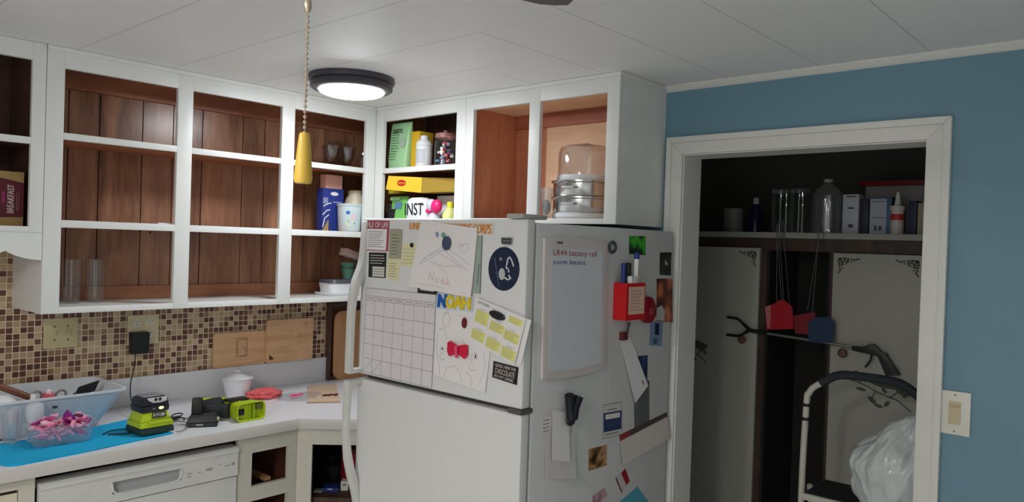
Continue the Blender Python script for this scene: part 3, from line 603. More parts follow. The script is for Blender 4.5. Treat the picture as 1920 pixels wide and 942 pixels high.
# spare battery with a stem
bc = Vector((-1.224, -.502, CZ)); TB = Matrix.Translation(bc) @ Matrix.Rotation(-.55, 4, 'Z')
t = thing('battery_pack', 'black power tool battery with upright stem lying on the counter', 'battery', bc); BB = mat('battery_black', (36, 37, 38), .42)
ob('base', MB().frustum(0, 0, 0, .016, .108, .082, .110, .084, TB), BB, t, bev=.005); ob('upper_shell', MB().frustum(0, 0, .0165, .040, .110, .084, .086, .062, TB), mat('battery_shell', (48, 49, 50), .45), t, bev=.006)
ob('stem', MB().frustum(-.022, .010, .0405, .100, .040, .032, .036, .028, TB), mat('stem_black', (26, 28, 28), .45), t, bev=.006); ob('side_latch', MB().box((.050, -.024, .018), (.0575, .0, .03), TB), IVORY, t, bev=.002)
S = surT(TB, [(-.05, -.0415, .016), (.05, -.0415, .016), (.05, -.041, .002), (-.05, -.041, .002)], (0, -1, 0)); rects('label_print', S, [(.3, .3, .55, .6)], LGREY, t, .001)
# drill lying down, foot towards the room
dc = Vector((-1.083, -.478, CZ)); TD = Matrix.Translation(dc) @ Matrix.Rotation(.03, 4, 'Z')
t = thing('cordless_drill', 'lime green cordless tool lying on its side with empty battery socket facing out', 'power tool', dc)
def rr2(w, h, y, r, cx=0, cz=0, n=5): return [TD @ Vector((p.x+cx, y, p.y+cz)) for p in rrect(0, 0, w, h, 0, r, n)]
LD = mat('lime_green_inner', (168, 190, 30), .5)
ob('battery_socket', loft([rr2(.102, .066, -.012, .02, .022, .0345), rr2(.120, .072, -.085, .018, .020, .0365), rr2(.112, .064, -.085, .015, .020, .0365), rr2(.108, .060, -.062, .015, .020, .0365)], True, True), LIME, t)
ob('socket_opening', MB().box((-.022, -.0645, .022), (.002, -.0622, .046), TD), BLACK, t, bev=.003); ob('socket_rail', MB().box((.018, -.074, .008), (.022, -.0622, .062), TD).box((.036, -.078, .008), (.039, -.0622, .062), TD), LD, t)
ob('socket_contact', MB().box((.044, -.080, .040), (.068, -.0625, .062), TD), mat('olive_plastic', (96, 100, 40), .5), t)
ob('grip', MB().tube(smoothpts([TD @ Vector(p) for p in ((-.03, -.01, .034), (-.05, .012, .033), (-.07, .032, .033), (-.088, .05, .034))]), [.028]*4+[.025]*4+[.026]*4+[.03], 16), BLK2, t)
ob('motor_body', MB().lathe([(0, -.055), (.026, -.052), (.034, -.03), (.036, .03), (.033, .055), (.02, .062), (0, .062)], TD @ Vector((-.078, .07, .037)), 24, (TD.to_3x3() @ Matrix.Rotation(1.35, 3, 'Y') @ Matrix.Rotation(.5, 3, 'X'))), BLK2, t)
ob('green_housing', MB().tube([TD @ Vector(p) for p in ((-.07, .12, .05), (-.03, .08, .054), (.0, .02, .057), (.01, -.02, .057))], [.018, .02, .018, .014], 12), LIME, t)
ob('belt_clip', MB().box((-.03, -.02, .066), (.05, .03, .076), TD), BLACK, t, bev=.003); ob('trigger', MB().tube([TD @ Vector(p) for p in ((-.06, .055, .062), (.0, .012, .072))], .006, 8), BLACK, t)
# sugar bowl
c = atz(444, 745, CZ); t = thing('sugar_bowl', 'white ceramic sugar bowl with knobbed lid on the counter', 'sugar bowl', c); CER = mat('white_ceramic', (234, 234, 238), .2, var=.01)
ob('bowl', MB().lathe([(0, 0), (.044, 0), (.047, .004), (.058, .055), (.063, .078), (.066, .083), (.063, .085), (.058, .078), (.045, .006), (0, .006)], c, 36), CER, t)
ob('lid', MB().lathe([(0, .084), (.068, .084), (.069, .087), (.05, .092), (.025, .102), (.012, .106), (0, .106)], c, 36), CER, t); ob('knob', MB().lathe([(0, .106), (.008, .107), (.008, .112), (.017, .115), (.018, .119), (.012, .122), (0, .123)], c, 24), CER, t)
# bags
def blob(c, r, amp, sc, sub=4, seed=0, flatz=True):
    mb = MB(); bmesh.ops.create_icosphere(mb.bm, subdivisions=sub, radius=1); c = Vector(c)
    for v in mb.bm.verts:
        d = v.co.copy(); k = 1+amp*(noise.noise(d*sc+Vector((seed, 0, 0)))+.5*noise.noise(d*sc*2.3+Vector((0, seed, 0))))
        p = Vector((d.x*r[0]*k, d.y*r[1]*k, d.z*r[2]*k))
        if flatz and p.z < -r[2]*.6: p.z = -r[2]*.6
        v.co = c+p
    return mb
c = (atz(474, 750, CZ)+atz(512, 742, CZ))/2; t = thing('plastic_bag', 'crumpled coral pink see-through bag beside the sugar bowl', 'bag', c)
ob('bag', blob(c+Vector((.0, -.01, .016)), (.078, .05, .026), .35, 2.2, seed=3), mat('coral_film', (240, 104, 108), .25, alpha=.85, coat=.5), t); ob('sticks', MB().box(c+Vector((-.06, -.03, .002)), c+Vector((.05, .02, .012))), mat('coral_sticks', (224, 70, 84), .5), t)
c = atz(556, 747, CZ); tag(ob('zip_bag', blob(c+Vector((.02, .0, .006)), (.105, .085, .0075), .25, 3, seed=6), CLEARP), 'flat clear plastic bag between the coral bag and the brown paper bag', 'bag')
mb = MB()
for dx, dy in ((-.02, 0), (-.005, .006), (.008, 0), (.022, .002), (-.012, -.008)): mb.ball(c+Vector((dx, dy, .014)), (.016, .006, .004))
tag(ob('toy', mb, mat('hot_pink', (246, 60, 120), .4)), 'small hot pink toy lying in the flat clear bag', 'toy')
bag = [atz(*q, CZ) for q in ((577, 757), (638, 756), (629, 723), (576, 727))]; t = thing('paper_bag', 'folded tan paper bag lying flat on the counter beside the fridge', 'bag', sum(bag, Vector())/4); TAN = mat('kraft_paper', (200, 172, 148), .85, var=.08, bump=.5, bscale=60)
ob('bag', MB().prism(bag, (0, 0, .009)), TAN, t, bev=.003); ob('rolled_edge', MB().tube([bag[0]+Vector((0, .006, .009)), bag[1]+Vector((0, .006, .009))], .008, 10), TAN, t)
c = atz(622, 741, CZ+.012); mb = MB()
for k, (dx, dy) in enumerate(((-.03, .012), (-.012, .004), (.004, .006), (.02, -.004), (.012, -.012), (-.02, .014))): mb.ball(c+Vector((dx, dy, .0)), (.012, .007, .004), 10, Matrix.Rotation(k, 3, 'Z'))
tag(ob('food_scrap', mb, mat('dark_brown_scrap', (84, 36, 26), .6)), 'dark brown scrap lying on the folded paper bag', 'scrap')
# things inside the corner base cabinet
def cbox(name, label, cat, px0, py0, px1, py1, dep, m, d=.07, extra=None):
    p0 = on(px0, py1, D0+dn*dep, dn); p1 = on(px1, py1, D0+dn*dep, dn); a = (p0-D0).dot(dd); b = (p1-D0).dot(dd); zt = on(px0, py0, D0+dn*dep, dn).z; zb = .5785
    t = thing(name, label, cat, Tm @ Vector(((a+b)/2, dep, zb))); ob('carton', MB().box((a, dep, zb), (b, dep+d, zt), Tm), m, t, bev=.001)
    return t, Sur([Tm @ Vector(p) for p in ((a, dep, zt), (b, dep, zt), (b, dep, zb), (a, dep, zb))], -dn, .0006)
NAVY = mat('navy_carton', (30, 50, 120), .5)
t, S = cbox('carton', 'navy blue carton with pale label low in the corner cabinet', 'box', 604, 916, 634, 945, .10, NAVY); rects('label_print', S, [(.3, .1, .62, .35)], PAPER2, t)
t, S = cbox('carton', 'small white carton left of the navy carton in the corner cabinet', 'box', 586, 924, 602, 950, .09, PAPER2, .05); rects('label_print', S, [(.5, .1, .7, .5)], GREY, t)
t, S = cbox('carton', 'white and grey printed carton behind the fridge handle in the corner cabinet', 'box', 638, 904, 652, 940, .12, PAPER2, .05); rects('label_print', S, [(.2, .2, .8, .45)], GREY, t)
c = Tm @ Vector((s0+.13, .2, .5785)); t = thing('canister', 'dark red canister standing at the back of the corner cabinet', 'canister', c); ob('body', MB().lathe([(0, 0), (.045, 0), (.045, .15), (0, .15)], c, 24), mat('deep_red', (120, 20, 24), .4), t); ob('lid', MB().lathe([(0, .1505), (.047, .1505), (.047, .165), (0, .165)], c, 24), mat('deep_red_lid', (84, 14, 18), .4), t)
c = Tm @ Vector((s0+.03, .3, .5785)); t = thing('saucepan', 'dark metal saucepan in the shadow of the corner cabinet', 'pan', c); ob('pan', MB().lathe([(0, 0), (.07, 0), (.078, .07), (.075, .07), (.067, .004), (0, .004)], c, 28), DCHROME, t); ob('handle', MB().tube([c+Vector((-.07, -.03, .06)), c+Vector((-.17, -.06, .075))], .008, 8), BLACK, t)
# ================================================================== IN THE WALL CABINETS
t = thing('cereal_box', 'tan and maroon box lettered BREAKFAST in the cabinet over the sink', 'box', (-1.86, -.22, 1.6365)); BT = mat('tan_carton', (176, 148, 98), .6)
ob('carton', B(((-1.96, -.25, 1.6365), (-1.759, -.19, 1.822))), BT, t, bev=.001)
S = Sur([(-1.833, -.25, 1.822), (-1.759, -.25, 1.822), (-1.759, -.25, 1.6365), (-1.833, -.25, 1.6365)], (0, -1, 0), .0004)
mb = MB(); mb.poly([S.pt(0, .12), S.pt(1, .2), S.pt(1, .83), S.pt(0, .85)]); ob('maroon_panel', mb, mat('maroon_print', (96, 34, 46), .5), t)
txt('lettering', S, [('BREAKFAST', .34, .24, .60, .76, 1)], mat('pale_pink_print', (214, 190, 190), .6), t, .0008, .006); lines('small_print', S, [[(.72, .38), (.72, .72)], [(.8, .35), (.8, .7)]], .0015, mat('dusty_print', (160, 120, 120), .6), t, .0006); rects('pink_label', S, [(.12, .38, .24, .58)], mat('plum_print', (150, 50, 100), .5), t, .0006)
for x, lb in ((-1.571, 'left of two clear straight glass tumblers in the lower left cabinet bay'), (-1.488, 'right of two clear straight glass tumblers in the lower left cabinet bay')):
    o = tag(ob('tumbler', MB().lathe([(0, 0), (.031, 0), (.036, .163), (.034, .163), (.0295, .006), (0, .006)], (x, -.15, 1.3573), 30), CLEAR), lb, 'glass')
tag(ob('card', B(((-1.326, -.308, 1.6634), (-1.276, -.285, 1.668))), PLW), 'small white card lying on the cabinet shelf rail', 'card')
SH1 = 1.9657
def goblet(name, label, c, h, r): t = thing(name, label, 'glass', c); ob('bowl', MB().lathe([(.004, .014), (r*.5, .022), (r*.78, .05), (r*.96, h), (r*.92, h), (r*.74, .052), (r*.45, .027), (0, .02)], c, 28), SMOKE, t); ob('stem', MB().lathe([(0, 0), (r*.72, .001), (r*.7, .003), (.006, .006), (.004, .0135), (0, .0138)], c, 28), CLEAR, t)
goblet('goblet', 'left of two clear stemmed glasses on the top corner shelf', Vector((-.500, -.22, SH1)), .098, .044)
goblet('goblet', 'right of two clear stemmed glasses on the top corner shelf', Vector((-.408, -.22, SH1)), .098, .046)
t = thing('glass_plate', 'clear glass plate on edge behind the stemmed glasses', 'plate', (-.385, -.12, SH1)); ob('plate', MB().lathe([(0, 0), (.05, .001), (.072, .006), (.071, .0075), (.05, .003), (0, .0022)], (-.385, -.10, SH1+.074), 36, Matrix.Rotation(1.5, 3, 'X')), SMOKE, t)
t = thing('glass_jar', 'small clear jar with metal lid beside the stemmed glasses', 'jar', (-.322, -.24, SH1)); c = Vector((-.322, -.24, SH1)); ob('jar', MB().lathe([(0, 0), (.030, 0), (.034, .006), (.034, .055), (.022, .07), (.02, .07), (.031, .053), (.031, .008), (0, .006)], c, 28), CLEAR, t); ob('lid', MB().lathe([(0, .0701), (.025, .0701), (.026, .082), (.022, .085), (0, .085)], c, 28), CHROME, t)
SH2 = 1.6634
def ybox(name, label, x0, x1, y0, y1, z0, z1, m): t = thing(name, label, 'box', ((x0+x1)/2, (y0+y1)/2, z0)); ob('carton', B(((x0, y0, z0), (x1, y1, z1))), m, t, bev=.0008); return t, Sur([(x0, y0, z1), (x1, y0, z1), (x1, y0, z0), (x0, y0, z0)], (0, -1, 0), .0004), Sur([(x0, y1, z1), (x0, y0, z1), (x0, y0, z0), (x0, y1, z0)], (-1, 0, 0), .0004)
NB = mat('navy_print_carton', (44, 62, 142), .45); DP = mat('dusty_pink_carton', (236, 176, 160), .6)
t, S, S2 = ybox('food_box', 'tall navy and white carton behind the white tub', -.522, -.405, -.20, -.15, SH2, 1.865, NB)
for q in (S,):
    disc('white_oval', q, .55, .12, .022, PLW, t, .0004, ry=.009); lines('white_stripes', q, [[(.05, .42), (.25, .36), (.4, .34)], [(.02, .62), (.2, .52), (.35, .5)], [(.03, .9), (.12, .7), (.3, .62)]], .005, PLW, t); rects('print_block', q, [(.02, .22, .25, .36), (.5, .3, .9, .33)], mat('lilac_print', (150, 150, 190), .5), t)
    mb = MB(); mb.poly([q.pt(.0, 1, .0003), q.pt(.3, 1, .0003), q.pt(.3, .72, .0003)]); ob('tan_corner', mb, BT, t)
t, S, S2 = ybox('food_box', 'dusty pink carton lying on top of the navy carton', -.508, -.414, -.199, -.155, 1.8655, 1.930, DP)
c = Vector((-.405, -.255, SH2)); t = thing('plastic_tub', 'pale blue white plastic tub with printed flowers in the corner cabinet', 'tub', c)
TUBM = mat('pale_blue_tub', (206, 222, 226), .4)
ob('tub', MB().lathe([(0, 0), (.05, 0), (.054, .006), (.060, .120), (.063, .1205), (.063, .126), (.058, .127), (.05, .01), (0, .008)], c, 36), TUBM, t); ob('lid', MB().lathe([(0, .1272), (.0635, .1272), (.064, .131), (0, .132)], c, 36), mat('tub_lid', (214, 224, 226), .35), t)
def cylpt(c, r, a, z, d=.0006): return c+Vector(((r+d)*math.cos(a), (r+d)*math.sin(a), z))
def cylpatch(name, c, r0, r1, h, a0, a1, z0, z1, m, parent, n=10, shape=None, d=.0006):      # decal wrapped on a round wall
    mb = MB(); R_ = lambda z: r0+(r1-r0)*z/h
    if shape: mb.poly([cylpt(c, R_(z0+(z1-z0)*(1-v)), a0+(a1-a0)*u, z0+(z1-z0)*(1-v), d) for u, v in shape])
    else:
        for i in range(n): u, v = a0+(a1-a0)*i/n, a0+(a1-a0)*(i+1)/n; mb.poly([cylpt(c, R_(z0), u, z0, d), cylpt(c, R_(z0), v, z0, d), cylpt(c, R_(z1), v, z1, d), cylpt(c, R_(z1), u, z1, d)])
    return ob(name, mb, m, parent)
circ = [(.5+.5*math.cos(2*PI*k/16), .5+.5*math.sin(2*PI*k/16)) for k in range(16)]; af = -2.2
cylpatch('blue_emblem', c, .054, .06, .12, af-.32, af+.02, .080, .098, mat('emblem_blue', (40, 110, 180), .4), t, shape=circ); cylpatch('pink_flower', c, .054, .06, .12, af+.05, af+.5, .055, .085, mat('soft_pink_print', (226, 196, 206), .5), t, shape=circ)
cylpatch('yellow_print', c, .054, .06, .12, af-.3, af+.4, .022, .055, mat('soft_yellow_print', (222, 226, 176), .5), t, shape=circ); cylpatch('green_leaf', c, .054, .06, .12, af-.2, af-.05, .042, .058, mat('leaf_print', (96, 112, 50), .5), t, shape=[(0, 0), (1, .6), (.8, 1)], d=.001); cylpatch('blue_dot', c, .054, .06, .12, af+.3, af+.45, .036, .043, mat('teal_print', (90, 140, 160), .5), t, shape=circ, d=.001)
c = Vector((-.312, -.165, SH2)); t = thing('jug', 'cream ceramic jug with lid at the right of the corner cabinet', 'jug', c); CRE = mat('cream_glaze', (226, 214, 190), .3)
ob('body', MB().lathe([(0, 0), (.05, 0), (.056, .02), (.056, .12), (.046, .16), (.034, .182), (.034, .19), (0, .19)], c, 32), CRE, t); ob('lid', MB().lathe([(0, .1905), (.036, .1905), (.037, .2), (.028, .206), (0, .208)], c, 32), mat('beige_lid', (206, 184, 150), .4), t)
SH3 = 1.3573
t = thing('food_container', 'white oblong storage container with grey lid on a tray in the bottom corner bay', 'container', (-.40, -.19, SH3))
ob('tray', loft([rrect(-.385, -.18, .22, .15, SH3, .03), rrect(-.385, -.18, .235, .165, SH3+.012, .03)]), PLW, t); ob('tub', loft([rrect(-.385, -.18, .19, .12, SH3+.0125, .03), rrect(-.385, -.18, .205, .135, SH3+.058, .035)]), PLW, t); ob('lid', loft([rrect(-.385, -.18, .21, .14, SH3+.0585, .035), rrect(-.385, -.18, .20, .13, SH3+.076, .035)]), mat('smoke_lid', (86, 84, 92), .3), t)
GRN = mat('sage_green_cup', (96, 140, 122), .45); CUPT = SH3+.0765
t = thing('cup_stack', 'sage green plastic cups stacked on the container lid', 'cups', (-.345, -.17, CUPT)); c = Vector((-.345, -.17, CUPT))
ob('cup', MB().lathe([(0, 0), (.022, 0), (.034, .05), (.032, .05), (.02, .003), (0, .003)], c, 26), GRN, t); ob('cup', MB().lathe([(0, .051), (.026, .051), (.036, .072), (.037, .08), (.034, .08), (.025, .055), (0, .054)], c, 26), GRN, t)
t = thing('carton', 'small pinkish carton tilted on top of the green cups', 'box', (-.33, -.17, CUPT+.09)); ob('carton', MB().box((-.045, -.025, -.018), (.06, .025, .018), Matrix.Translation((-.335, -.17, CUPT+.120)) @ Matrix.Rotation(.3, 4, 'Y')), mat('pale_pink_carton', (214, 190, 184), .6), t, bev=.001)
# --- corner grocery cabinet
def xbox(name, label, cat, y0, y1, x0, x1, z0, z1, m): t = thing(name, label, cat, ((x0+x1)/2, (y0+y1)/2, z0)); ob('carton', B(((x0, y1, z0), (x1, y0, z1))), m, t, bev=.001); return t, Sur([(x0, y0, z1), (x0, y1, z1), (x0, y1, z0), (x0, y0, z0)], (-1, 0, 0), .0005)
S1z = 1.9677; GP = mat('mint_pouch', (172, 220, 168), .35)
t = thing('food_pouch', 'mint green printed pouch at the left of the upper grocery shelf', 'pouch', (-.24, -.39, S1z)); y0, y1 = -.345, -.478
mb = loft([rrect(-.235, -.41, .05, .128, S1z, .012), rrect(-.235, -.412, .055, .132, S1z+.05, .012), rrect(-.235, -.415, .03, .14, S1z+.17, .01), rrect(-.235, -.418, .008, .143, S1z+.225, .003)]); ob('pouch', mb, GP, t)
S = Sur([(-.2425, -.36, 2.185), (-.2425, -.478, 2.185), (-.266, -.474, 2.0), (-.266, -.36, 2.0)], (-1, 0, 0), .004); lines('small_print', S, scribble(12, .06, .6, .1, .95, 3), .0022, mat('green_ink', (60, 110, 70), .6), t); rects('pale_label', S, [(.62, .4, .92, .6)], mat('grey_mint', (180, 196, 186), .5), t); txt('heading', S, [('GREEN MIX', .08, .12, .7, .24)], INKB, t, .0006)
t, S = xbox('food_box', 'narrow yellow carton between the mint pouch and the white bottle', 'box', -.486, -.545, -.235, -.15, S1z, 2.145, mat('amber_carton', (232, 188, 40), .45)); rects('green_stripe', S, [(.8, .35, .95, .9)], mat('deep_green', (40, 96, 50), .5), t)
c = Vector((-.245, -.590, S1z)); t = thing('supplement_bottle', 'white plastic bottle with ribbed screw cap on the upper grocery shelf', 'bottle', c)
ob('bottle', MB().lathe([(0, 0), (.036, 0), (.038, .004), (.038, .096), (.036, .1), (.039, .104), (.036, .118), (.024, .13), (0, .13)], c, 32), PLW, t); ob('cap', MB().lathe([(0, .1305), (.019, .1305), (.019, .146), (.016, .15), (0, .15)], c, 24), PLW, t); cylpatch('label', c, .038, .038, .1, -3.6, -2.2, .02, .085, mat('grey_label', (196, 200, 206), .5), t)
c = Vector((-.235, -.72, S1z)); t = thing('candy_jar', 'clear jar with pink lid full of colourful wrapped sweets', 'jar', c)
ob('jar', MB().lathe([(0, 0), (.045, 0), (.048, .005), (.048, .115), (.04, .128), (.038, .128), (.045, .112), (.045, .008), (0, .005)], c, 30), CLEAR, t); ob('lid', MB().lathe([(0, .1285), (.046, .1285), (.047, .148), (.04, .152), (.01, .153), (.008, .165), (0, .167)], c, 30), glass('pinkish_lid', (236, 180, 170), .2, .9, .3), t)
R = random.Random(3); CM = [mat('sweet_blue', (110, 160, 200), .4), mat('sweet_red', (204, 60, 60), .4), mat('sweet_white', (226, 226, 220), .4), mat('sweet_pink', (226, 130, 150), .4)]; SWP = []
for k in range(34):
    i = k % 4
    if len(SWP) <= i: o = ob('wrapped_sweet', MB().ball((0, 0, 0), (.011, .008, .007), 10), CM[i]); SWP.append(o)
    else: o = SWP[i].copy(); COL.objects.link(o)
    tag(o, 'small wrapped sweet inside the clear jar with pink lid', 'sweet', 'wrapped sweets in the jar')
    a = R.uniform(0, 2*PI); rr_ = .034*math.sqrt(R.random()); place(o, c+Vector((rr_*math.cos(a), rr_*math.sin(a), .012+.092*k/34)), R.uniform(0, 6), R.uniform(0, 3))
S2z = 1.6632
YEL = mat('tea_box_yellow', (236, 196, 56), .4)
t = thing('tea_box', 'bright yellow tea carton with red emblem laid flat on the packed lower grocery shelf', 'box', (-.24, -.61, 1.852)); Tt = Matrix.Translation((-.245, -.61, 1.885)) @ Matrix.Rotation(.05, 4, 'X') @ Matrix.Rotation(.32, 4, 'Z')
mb = MB(); mb.prism([Tt @ Vector(p) for p in ((-.04, .19, -.028), (-.04, -.0, -.034), (-.04, -.0, .036), (-.04, .18, .036))], (Tt.to_3x3() @ Vector((.1, 0, 0)))); ob('carton', mb, YEL, t)
Tu = Matrix.Translation((-.245, -.61, 1.885)) @ Matrix.Rotation(.05, 4, 'X') @ Matrix.Rotation(-.15, 4, 'Z')
p0 = Tt @ Vector((-.04, 0, .036)); p1 = Tt @ Vector((-.04, 0, -.034)); ob('end_flap', MB().prism([p0, p1, p1+Vector((.03, -.185, .004)), p0+Vector((.03, -.185, -.006))], (.08, 0, 0)), mat('dull_gold_carton', (170, 138, 52), .45), t)
S = Sur([Tt @ Vector(p) for p in ((-.04, .18, .036), (-.04, 0, .036), (-.04, 0, -.034), (-.04, .19, -.028))], Tt.to_3x3() @ Vector((-1, 0, 0)), .0006)
disc('red_emblem', S, .42, .45, .024, RED, t, .0005, ry=.014); txt('emblem_lettering', S, [('Lipton', .30, .36, .54, .56)], YEL, t, .001)
t, S = xbox('food_box', 'small yellow carton end left of the tea carton', 'box', -.345, -.425, -.25, -.2, S2z+.19, S2z+.225, mat('mustard_carton', (210, 184, 60), .5))
t = thing('food_pouch', 'green and blue crinkled pouch below the yellow carton', 'pouch', (-.25, -.44, S2z)); PG = mat('leaf_green_pouch', (120, 196, 100), .3)
ob('pouch', loft([rrect(-.25, -.449, .06, .09, S2z, .015), rrect(-.25, -.453, .06, .10, S2z+.09, .015), rrect(-.25, -.44, .02, .115, S2z+.175, .008)]), PG, t)
S = Sur([(-.262, -.385, 1.835), (-.262, -.50, 1.835), (-.282, -.495, 1.72), (-.282, -.385, 1.72)], (-1, 0, 0), .004); rects('black_panel', S, [(0, .5, .45, 1)], INKB, t); rects('blue_panel', S, [(.35, .2, .8, .5)], mat('slate_blue_print', (90, 130, 160), .5), t); rects('mint_panel', S, [(0, 0, .6, .14)], GP, t, .0006)
c = Vector((-.245, -.368, S2z)); tag(ob('glass_jar', MB().lathe([(0, 0), (.026, 0), (.028, .1), (.022, .14), (.02, .14), (.025, .1), (.024, .004), (0, .004)], c, 24), SMOKE), 'smoky glass jar at the far left of the lower grocery shelf', 'jar')
c = Vector((-.25, -.575, S2z)); t = thing('canister', 'white rounded canister lettered INST on the lower grocery shelf', 'canister', c); WC = mat('canister_white', (236, 238, 242), .35)
ob('body', loft([rrect(-.25, -.578, .07, .142, S2z, .03), rrect(-.25, -.578, .07, .146, S2z+.14, .03), rrect(-.25, -.578, .064, .13, S2z+.158, .03), rrect(-.25, -.578, .045, .09, S2z+.167, .02)]), WC, t)
S = Sur([(-.285, -.508, 1.815), (-.285, -.652, 1.815), (-.285, -.652, 1.725), (-.285, -.508, 1.725)], (-1, 0, 0), .001); txt('lettering', S, [('INST', .04, .12, .92, .74)], INKB, t, .0004, .012)
c = Vector((-.265, -.69, S2z)); t = thing('toy_figure', 'pink and white rounded plastic item right of the white canister', 'toy', c)
ob('body', MB().ball(c+Vector((0, 0, .05)), (.03, .036, .05)).ball(c+Vector((-.005, .01, .13)), (.022, .026, .03)), mat('pale_blue_pink', (206, 208, 226), .4), t); ob('bow', MB().ball(c+Vector((-.006, -.024, .125)), (.022, .032, .032)).ball(c+Vector((-.01, .02, .105)), (.015, .02, .012)), mat('fuchsia', (232, 40, 120), .35), t)
c = Vector((-.25, -.785, S2z)); t = thing('juice_bottle', 'pale yellow bottle with yellow cap at the right of the lower grocery shelf', 'bottle', c)
ob('bottle', MB().lathe([(0, 0), (.035, 0), (.036, .09), (.02, .115), (.014, .12), (0, .12)], c, 26), mat('pale_lemon', (222, 224, 140), .3), t); ob('cap', MB().lathe([(0, .1205), (.016, .1205), (.016, .145), (0, .146)], c, 20), mat('lemon_cap', (240, 226, 60), .35), t)
t, S = xbox('food_box', 'white carton lying behind the pink item on the lower grocery shelf', 'box', -.63, -.80, -.19, -.10, S2z, 1.842, PAPER)
# --- food steamer over the fridge
c = Vector((-.165, -1.455, Z4+.0203)); t = thing('food_steamer', 'round electric food steamer with clear dome and two steel tiers above the fridge', 'steamer', c)
ob('base', MB().lathe([(0, 0), (.118, 0), (.126, .008), (.126, .02), (.118, .026), (0, .026)], c, 44), PLW, t)
for z, n in ((.0265, 0), (.089, 1)):
    o = ob('steel_tier', MB().lathe([(0, z), (.120, z), (.122, z+.003), (.122, z+.05), (.130, z+.054), (.130, z+.06), (.118, z+.0615), (0, z+.0615)], c, 48), CHROME, t)
    ob('grip', MB().box(c+Vector((-.142, -.055, z+.026)), c+Vector((-.121, .005, z+.035))), LGREY, o, bev=.003)
ob('rim', MB().lathe([(0, .151), (.108, .151), (.110, .155), (.108, .172), (0, .172)], c, 44), PLW, t)
ob('dome', MB().lathe([(.106, .1725), (.106, .26), (.098, .283), (.08, .29), (0, .292), (0, .290), (.079, .288), (.096, .281), (.1035, .26), (.1035, .1725)], c, 44), glass('dome_plastic', (240, 232, 228), .06, .88, .05), t); ob('knob_slot', MB().box(c+Vector((-.03, -.03, .2925)), c+Vector((.02, .03, .298))), mat('brown_knob', (120, 84, 74), .4), t, bev=.002)
c = Vector((-.215, -1.345, Z4+.0203)); t = thing('plastic_cup', 'clear curved plastic cup with grey insert beside the steamer', 'cup', c); c = Vector((-.290, -1.366, Z4+.0203)); t.location = c; WM[t] = Matrix.Translation(c)
ob('cup', MB().lathe([(0, 0), (.016, 0), (.026, .12), (.024, .12), (.014, .003), (0, .003)], c, 22), CLEARP, t); ob('insert', MB().ball(c+Vector((0, 0, .045)), (.017, .017, .03)), GREY, t)
# ================================================================== FRIDGE
F0, F1 = -.9975, -1.788
fr = thing('refrigerator', 'white top-freezer refrigerator covered in papers and magnets', 'refrigerator', (-.45, -1.39, 0))
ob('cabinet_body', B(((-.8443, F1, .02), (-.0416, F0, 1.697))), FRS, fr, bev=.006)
ob('gasket', B(((-.8525, F1+.012, .08), (-.8445, F0-.012, 1.690))), GASK, fr)
fz = ob('freezer_door', B(((FX, F1, 1.1426), (-.853, F0, 1.7068))), FRW, fr, bev=.008, seg=3)
ld = ob('fridge_door', B(((FX, F1, .07), (-.853, F0, 1.1258))), FRW, fr, bev=.008, seg=3)
HM = mat('handle_white', (216, 216, 212), .3)
def handle(outer, inner, par): ob('handle', MB().prism([Vector((x, -1.0, z)) for x, z in outer+inner[::-1]], (0, -.030, 0)), HM, par, bev=.004)
handle([(-.8917, 1.700), (-.897, 1.69), (-.902, 1.60), (-.906, 1.56), (-.914, 1.53), (-.934, 1.485), (-.944, 1.45), (-.949, 1.40), (-.951, 1.34), (-.953, 1.149)], [(-.8917, 1.50), (-.8917, 1.50), (-.896, 1.495), (-.918, 1.455), (-.926, 1.42), (-.931, 1.37), (-.933, 1.33), (-.934, 1.165), (-.8917, 1.165), (-.8917, 1.149)], fz)
handle([(-.8917, 1.124), (-.955, 1.124), (-.958, 1.0), (-.956, .92), (-.948, .84), (-.932, .775), (-.912, .715), (-.902, .675), (-.8917, .62)], [(-.8917, 1.108), (-.938, 1.108), (-.940, 1.0), (-.939, .93), (-.931, .87), (-.916, .81), (-.900, .765), (-.8917, .74), (-.8917, .62)], ld)
ob('hinge_cover', B(((-.905, -1.782, 1.7072), (-.79, -1.715, 1.7215))), mat('hinge_grey', (176, 174, 166), .45), fr, bev=.005)
ob('middle_hinge', B(((-.895, -1.790, 1.127), (-.84, -1.735, 1.1415))), mat('hinge_dark', (84, 84, 78), .5), fr, bev=.003)
ob('base_grille', B(((-.845, F1+.01, .0), (-.82, F0-.01, .068))), GASK, fr); ob('roller', B(((-.8, F1+.05, 0), (-.1, F1+.1, .0198)), ((-.8, F0-.1, 0), (-.1, F0-.05, .0198))), BLACK, fr)
PK_ = 'refrigerator'
def fsheet(name, px, m, label, cat, **k): return sheet(name, front(px), m, label, cat, **k)
def ssheet(name, px, m, label, cat, **k): return sheet(name, side(px), m, label, cat, **k)
